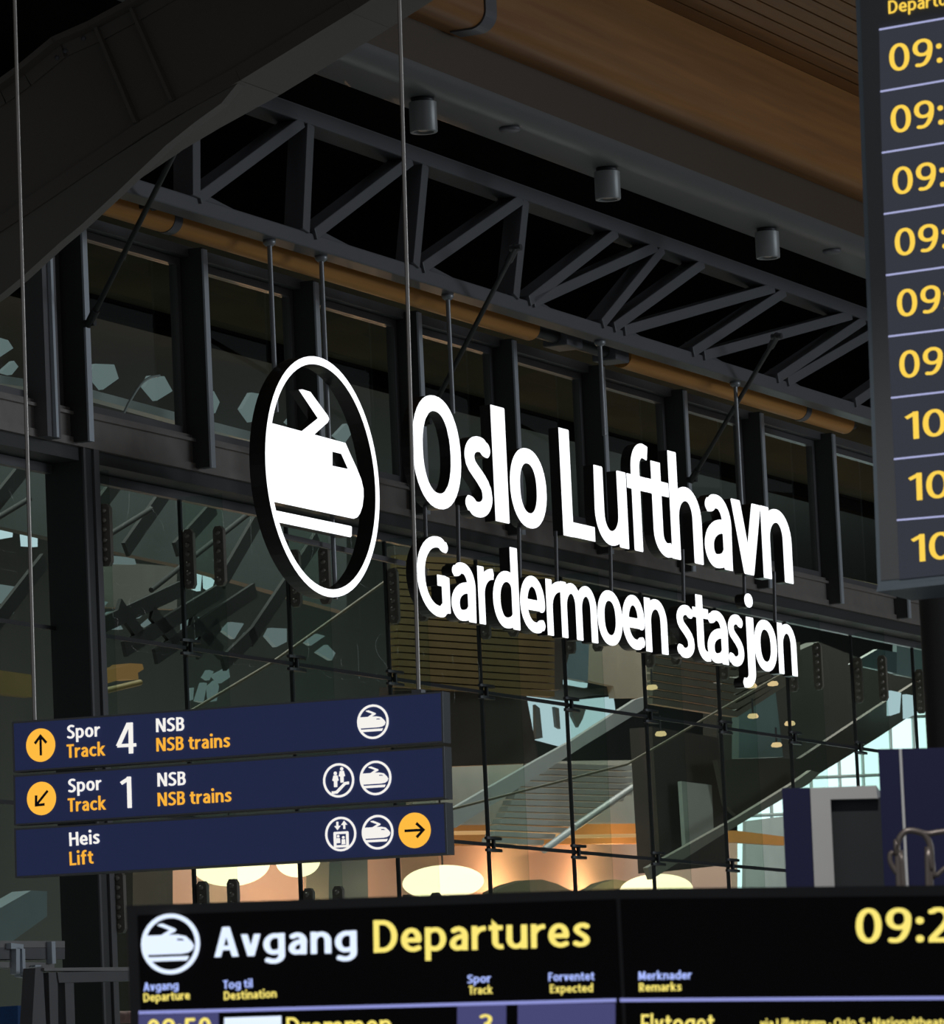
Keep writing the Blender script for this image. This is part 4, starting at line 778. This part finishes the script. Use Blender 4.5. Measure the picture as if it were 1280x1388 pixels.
bg('wall_panel', ((560, 1034), (890, 1030), (896, 1124), (560, 1122)), -10.5, mat('sage grey wall', (.34, .36, .32), .7), .1, None, 'sage grey wall behind the stair soffit', 'panel')
bg('stair_stringer', ((600, 1104), (725, 1032), (772, 1006), (862, 948), (878, 944), (872, 962), (790, 1012), (735, 1048), (618, 1122), (600, 1124)), -6.5, lgrey, .05, None, 'light grey stair stringer rising to the right beside the blue sign', 'stair')
t = thing('stair_soffit', P(760, 1130, -7.5), 'pale ribbed underside of the stairs in the middle of the glass wall', 'stair'); b = MB()
for k in range(13):
    y = 1036+8.4*k; xl, xr = 722-4.6*k, min(858, 862-max(0, k-4)*15.5); b.prism([P(x, yy, -7.5) for x, yy in ((xl, y-2), (xr, y+2), (xr-1, y+8.6), (xl-2, y+4.6))], -N_*.12)
b.build('ribbed_soffit', lgrey, t)
b = MB(); bgbar(b, (738, 1152), (775, 1125), -7.2, .045); bgbar(b, (778, 1122), (857, 1068), -7.2, .045); b.build('edge_tube', mat('pale steel edge', (.6, .66, .66), .4), t)
bg('timber_band', ((560, 1119), (892, 1116), (892, 1143), (560, 1146)), -10, orange, .15, None, 'orange timber band across the glass, right of the blue sign', 'band')
b = MB(); b.tube([P(560, 1130, -9.8), P(700, 1128, -9.8), P(780, 1134, -9.8), P(892, 1132, -9.8)], .025, 8); b.build('light_line', emit('warm light line', (1.0, .55, .22), .7), None, 'thin warm light line along the orange timber band', 'lamp')
bg('wall_panel', ((228, 1130), (1000, 1140), (1000, 1640), (228, 1640)), -11, peach, .1, None, 'warm peach wall low behind the glass and the lamps', 'panel')
for i, (q, lab) in enumerate(((((660, 1640), (668, 1209), (690, 1199), (712, 1193), (735, 1192), (756, 1198), (780, 1210), (786, 1640)), 'dark rounded hump glowing along its rim, middle of the glass wall'), (((794, 1640), (798, 1208), (815, 1197), (835, 1192), (852, 1195), (868, 1204), (872, 1640)), 'dark rounded hump glowing along its rim, beside the right pendant lamp'))):
    bg('hill_screen', q, -10, mat('dark moss screen', (.10, .12, .08), .7), .15, None, lab, 'screen', 'glowing hump screens')
bg('grey_column', ((447, 1140), (498, 1140), (506, 1640), (438, 1640)), -8.5, mat('blue grey column', (.16, .18, .18), .5), .3, None, 'blue grey blurred column low behind the glass, between the pendant lamps', 'column')
bg('dark_bulkhead', ((180, 1130), (234, 1130), (236, 1640), (180, 1640)), -9, brown, .2, None, 'dark upright bulkhead low behind the glass beside the left post', 'bulkhead')
# dark stair core on the right
bg('stair_core', ((884, 985), (974, 1000), (990, 1172), (896, 1182)), -6, brown, .3, None, 'dark brown stair core behind glass under the word stasjon', 'core')
bg('wall_panel', ((924, 1059), (965, 1064), (968, 1132), (930, 1152)), -5.8, mat('pale sage panel', (.50, .54, .47), .6), .05, None, 'pale sage panel set in the dark stair core', 'panel')
bg('timber_band', ((930, 1124), (1000, 1126), (1064, 1134), (1064, 1146), (1000, 1142), (930, 1142)), -10.2, orange, .1, None, 'orange timber band behind the stair core, nearer the blue kiosk', 'band')
bg('stair_stringer', ((878, 1176), (1000, 1108), (1075, 1062), (1100, 1044), (1112, 1048), (1096, 1063), (1020, 1107), (985, 1128), (884, 1192)), -5.2, mat('olive grey stringer', (.30, .30, .24), .6), .06, None, 'olive grey stair stringer rising to the right toward the bright sky', 'stair')
bg('stair_flank', ((972, 1030), (1085, 1028), (1190, 958), (1262, 912), (1262, 952), (1190, 1000), (1096, 1058), (1000, 1106), (985, 1092)), -5.6, mat('dark olive flank', (.085, .08, .06), .6), .06, None, 'dark sloping stair flank above the bright sky at right', 'stair')
bg('upper_bulkhead', ((972, 930), (1110, 870), (1262, 930), (1262, 950), (1085, 1030), (972, 1036)), -7.5, mat('dark green bulkhead', (.055, .06, .052), .6), .2, None, 'dark green bulkhead behind glass left of the round column', 'bulkhead')
bg('teal_panel', ((1002, 948), (1050, 925), (1062, 1026), (1002, 1028)), -7, teal, .1, None, 'dark teal panel behind glass under the end of the lettering', 'panel')
for q, m_, lab in ((((1155, 900), (1190, 880), (1216, 884), (1216, 913)), teal, 'teal panel behind glass beside the round column, upper left one'), (((1216, 870), (1254, 874), (1255, 922), (1216, 914)), mat('pale teal panel', (.34, .50, .49), .4), 'pale teal panel behind glass touching the round column'), (((1208, 936), (1222, 939), (1220, 966), (1208, 970)), cyanb, 'small bright upright pane left of the round column'), (((1229, 941), (1259, 946), (1262, 958), (1230, 974)), cyanb, 'bright pane touching the round column above the sky')):
    bg('tinted_panel', q, -5.4 if m_ is not cyanb else -5.3, m_, .06, None, lab, 'panel')
b = MB()
for k in range(9):
    y = 868+11*k; b.prism([P(x, yy, -6.4) for x, yy in ((885, y-10), (1000, y+8), (1085, y+2-k*6), (1085, y+9-k*6), (1000, y+16), (885, y-2))], -N_*.08)
b.build('slatted_soffit', mat('dull olive tiles', (.17, .15, .11), .6, 0, .15, 2), None, 'dull olive gridded soffit behind the word stasjon', 'soffit')
# bright glazed end of the far hall
t = thing('glazed_end', P(1150, 1200, -12), 'blazing bright glazed end of the far hall at lower right', 'window')
bg('sky_pane', ((1004, 1118), (1100, 1040), (1275, 920), (1320, 920), (1320, 1640), (1004, 1640)), -12, skyw, .05, t)
b = MB(); glz = mat('pale glazing bar', (.45, .55, .55), .5)
for x in (1040, 1095, 1134, 1166, 1205, 1236): bgbar(b, (x, 935), (x+12, 1250), -11.7, .028)
for y in (1052, 1100, 975): bgbar(b, (1010, y+6), (1300, y-6), -11.7, .028)
b.build('glazing_bar', glz, t)
bg('curtain', ((1012, 1113), (1068, 1106), (1072, 1640), (1006, 1640)), -11.2, mat('pale blue grey curtain', (.46, .54, .55), .8), .06, None, 'pale blue grey curtain beside the narrow blue kiosk panel', 'curtain')
# pendant lamps
lampm = emit('glowing lamp shade', (1.0, .86, .50), 2.4); ring_m = mat('lamp rim', (.5, .4, .25), .5)
for x, y, rx, ry, lab in ((313, 1171, 53, 30, 'glowing cream pendant lamp just under the blue sign, left one'), (404, 1167, 30, 22, 'small glowing cream pendant lamp peeping under the blue sign'), (601, 1196, 55, 23, 'glowing cream pendant lamp at the lower right corner of the blue sign'), (890, 1206, 49, 21, 'glowing cream pendant lamp at the right, above the departures board')):
    wl = -7.8; c = P(x, y, wl); k = (P(x, y+10, wl)-c).length/10; b = MB(); rh = rx*k*1.0; rv = ry*k
    # rx is seen across the view, so the shade is round
    b.lathe(c, [(rh*math.sin(a)*1.0, -rv*math.cos(a)) for a in [math.pi*i/20 for i in range(21)]], 40); t = thing('pendant_lamp', c-Zv*rv, lab, 'lamp', 'cream pendant lamps'); b.build('shade', lampm, t)
    b = MB(); b.tube([c+Zv*rv*.98, c+Zv*1.1], .012, 8); b.build('cord', M['dark'], t)
spot = emit('small warm spot', (1.0, .72, .36), 1.0)
for x, y, lab in ((884, 932, 'small warm lamp spot under the middle of the lettering'), (1019, 930, 'small warm lamp spot under the letter j'), (1048, 927, 'small warm lamp spot under the letter o, right of the j'), (1021, 971, 'small warm lamp spot on the upper joint line, left one'), (1071, 981, 'small warm lamp spot beside the rightmost clamps, upper one'), (896, 995, 'small warm lamp spot below the upper joint line, beside the stair core'), (1053, 1010, 'small warm lamp spot over the teal panel')):
    c = P(x, y, -5); b = MB(); b.lathe(c, [(0, -.03), (.06, -.02), (.07, 0), (.05, .03), (0, .035)], 14); t = thing('spot_lamp', c-Zv*.03, lab, 'lamp', 'small warm spots'); b.build('glowing_lens', spot, t)
    b = MB(); b.tube([c+Zv*.03, c+Zv*.22], .012, 8); b.build('stem', M['dark'], t)

# steel door header and post, lower left corner
DP = -.12; sm2 = mat('worn satin steel', (.30, .285, .275), .4, .4, .15, 5)
t = thing('door_header', P(45, 1300, .3), 'grey steel door header with bracket at the lower left corner', 'door')
for q, m_, nm in ((((-40, 1275), (88, 1275.5), (88, 1284.5), (-40, 1284)), sm2, 'top_rail'), (((-40, 1284), (88, 1285), (88, 1300), (-40, 1300)), M['frame'], 'header_box'), (((-40, 1303), (74, 1305), (74, 1312), (-40, 1311)), sm2, 'lower_rail')):
    b = MB(); b.prism([P(x, y, .3) for x, y in q], -N_*.16); b.build(nm, m_, t)
for q in (((15, 1278), (32, 1280), (32, 1286), (15, 1286)), ((22, 1284), (27, 1284), (27, 1321), (22, 1320)), ((30, 1286), (34, 1286), (35, 1322), (31, 1322)), ((28, 1319), (50, 1323), (50, 1327), (28, 1324)), ((48, 1308), (56, 1308), (50, 1323), (46, 1323)), ((70, 1276), (75, 1276), (76, 1306), (71, 1306))):
    b = MB(); b.prism([P(x, y, .34) for x, y in q], -N_*.05); b.build('bracket', M['fin'], t)
t = thing('door_frame', P(110, 1388, .55), 'dark steel door frame standing left of the departures board', 'door')
b = MB(); b.prism([P(x, y, .55) for x, y in ((48, 1312), (58, 1310), (66, 1450), (40, 1450))], -N_*.1); b.prism([P(x, y, .55) for x, y in ((66, 1318), (78, 1318), (80, 1450), (70, 1450))], -N_*.1); b.prism([P(x, y, .55) for x, y in ((88, 1332), (100, 1330), (104, 1450), (92, 1450))], -N_*.1); b.build('upright', M['frame'], t)
b = MB(); b.prism([P(x, y, .57) for x, y in ((60, 1312), (240, 1310), (240, 1316), (60, 1316))], -N_*.12); b.build('top_rail', sm2, t)
b = MB(); b.prism([P(x, y, .56) for x, y in ((78, 1318), (240, 1314), (240, 1328), (80, 1332))], -N_*.1); b.build('cross_bar', M['frame'], t)
bg('blue_crate', ((24, 1363), (44, 1364), (46, 1450), (25, 1450)), -1.5, mat('mid blue plastic', (.03, .12, .42), .5), .3, None, 'bright blue box behind the door frame at the lower left corner', 'box')
b = MB(); b.tube(cat_([P(x, y, -1.2) for x, y in ((100, 1388), (112, 1383), (140, 1380), (200, 1378))]), .05, 10); b.build('striped_awning_roll', mat('red and white fabric', (.45, .20, .20), .7, 0, .8, 9), None, 'red and white fabric roll below the door frame', 'fabric')

# added fill lights of the far hall, no fittings seen
def point(name, p, power, col, r=.0):
    l = bpy.data.lights.new(name, 'POINT'); l.energy = power; l.color = col; l.shadow_soft_size = r; o = bpy.data.objects.new(name, l); COL.objects.link(o); o.location = p
for c_, sx_, sy_, e_, k_ in ((U(10, -5, 13.2), 26, 3, 1150, (.88, .97, .95)), (U(36, -7.5, 13.2), 16, 5, 1500, (1, .95, .86))):
    l = area('far_hall_fill', c_, c_-Zv, sx_, sy_, e_, k_); l.rotation_euler = (0, 0, math.pi/2-YAW)      # unseen fill for the far hall, long side along the glass wall
for x, y, w, e in ((313, 1210, -9.2, 60), (500, 1215, -9.4, 45), (610, 1225, -9.2, 60), (720, 1215, -10.5, 40), (832, 1212, -10.5, 35), (910, 1225, -9.2, 50)):
    point('warm_glow_fill', P(x, y, w), e*1.6, (1, .55, .28))  # unseen points added to strengthen the warm glow on the peach wall
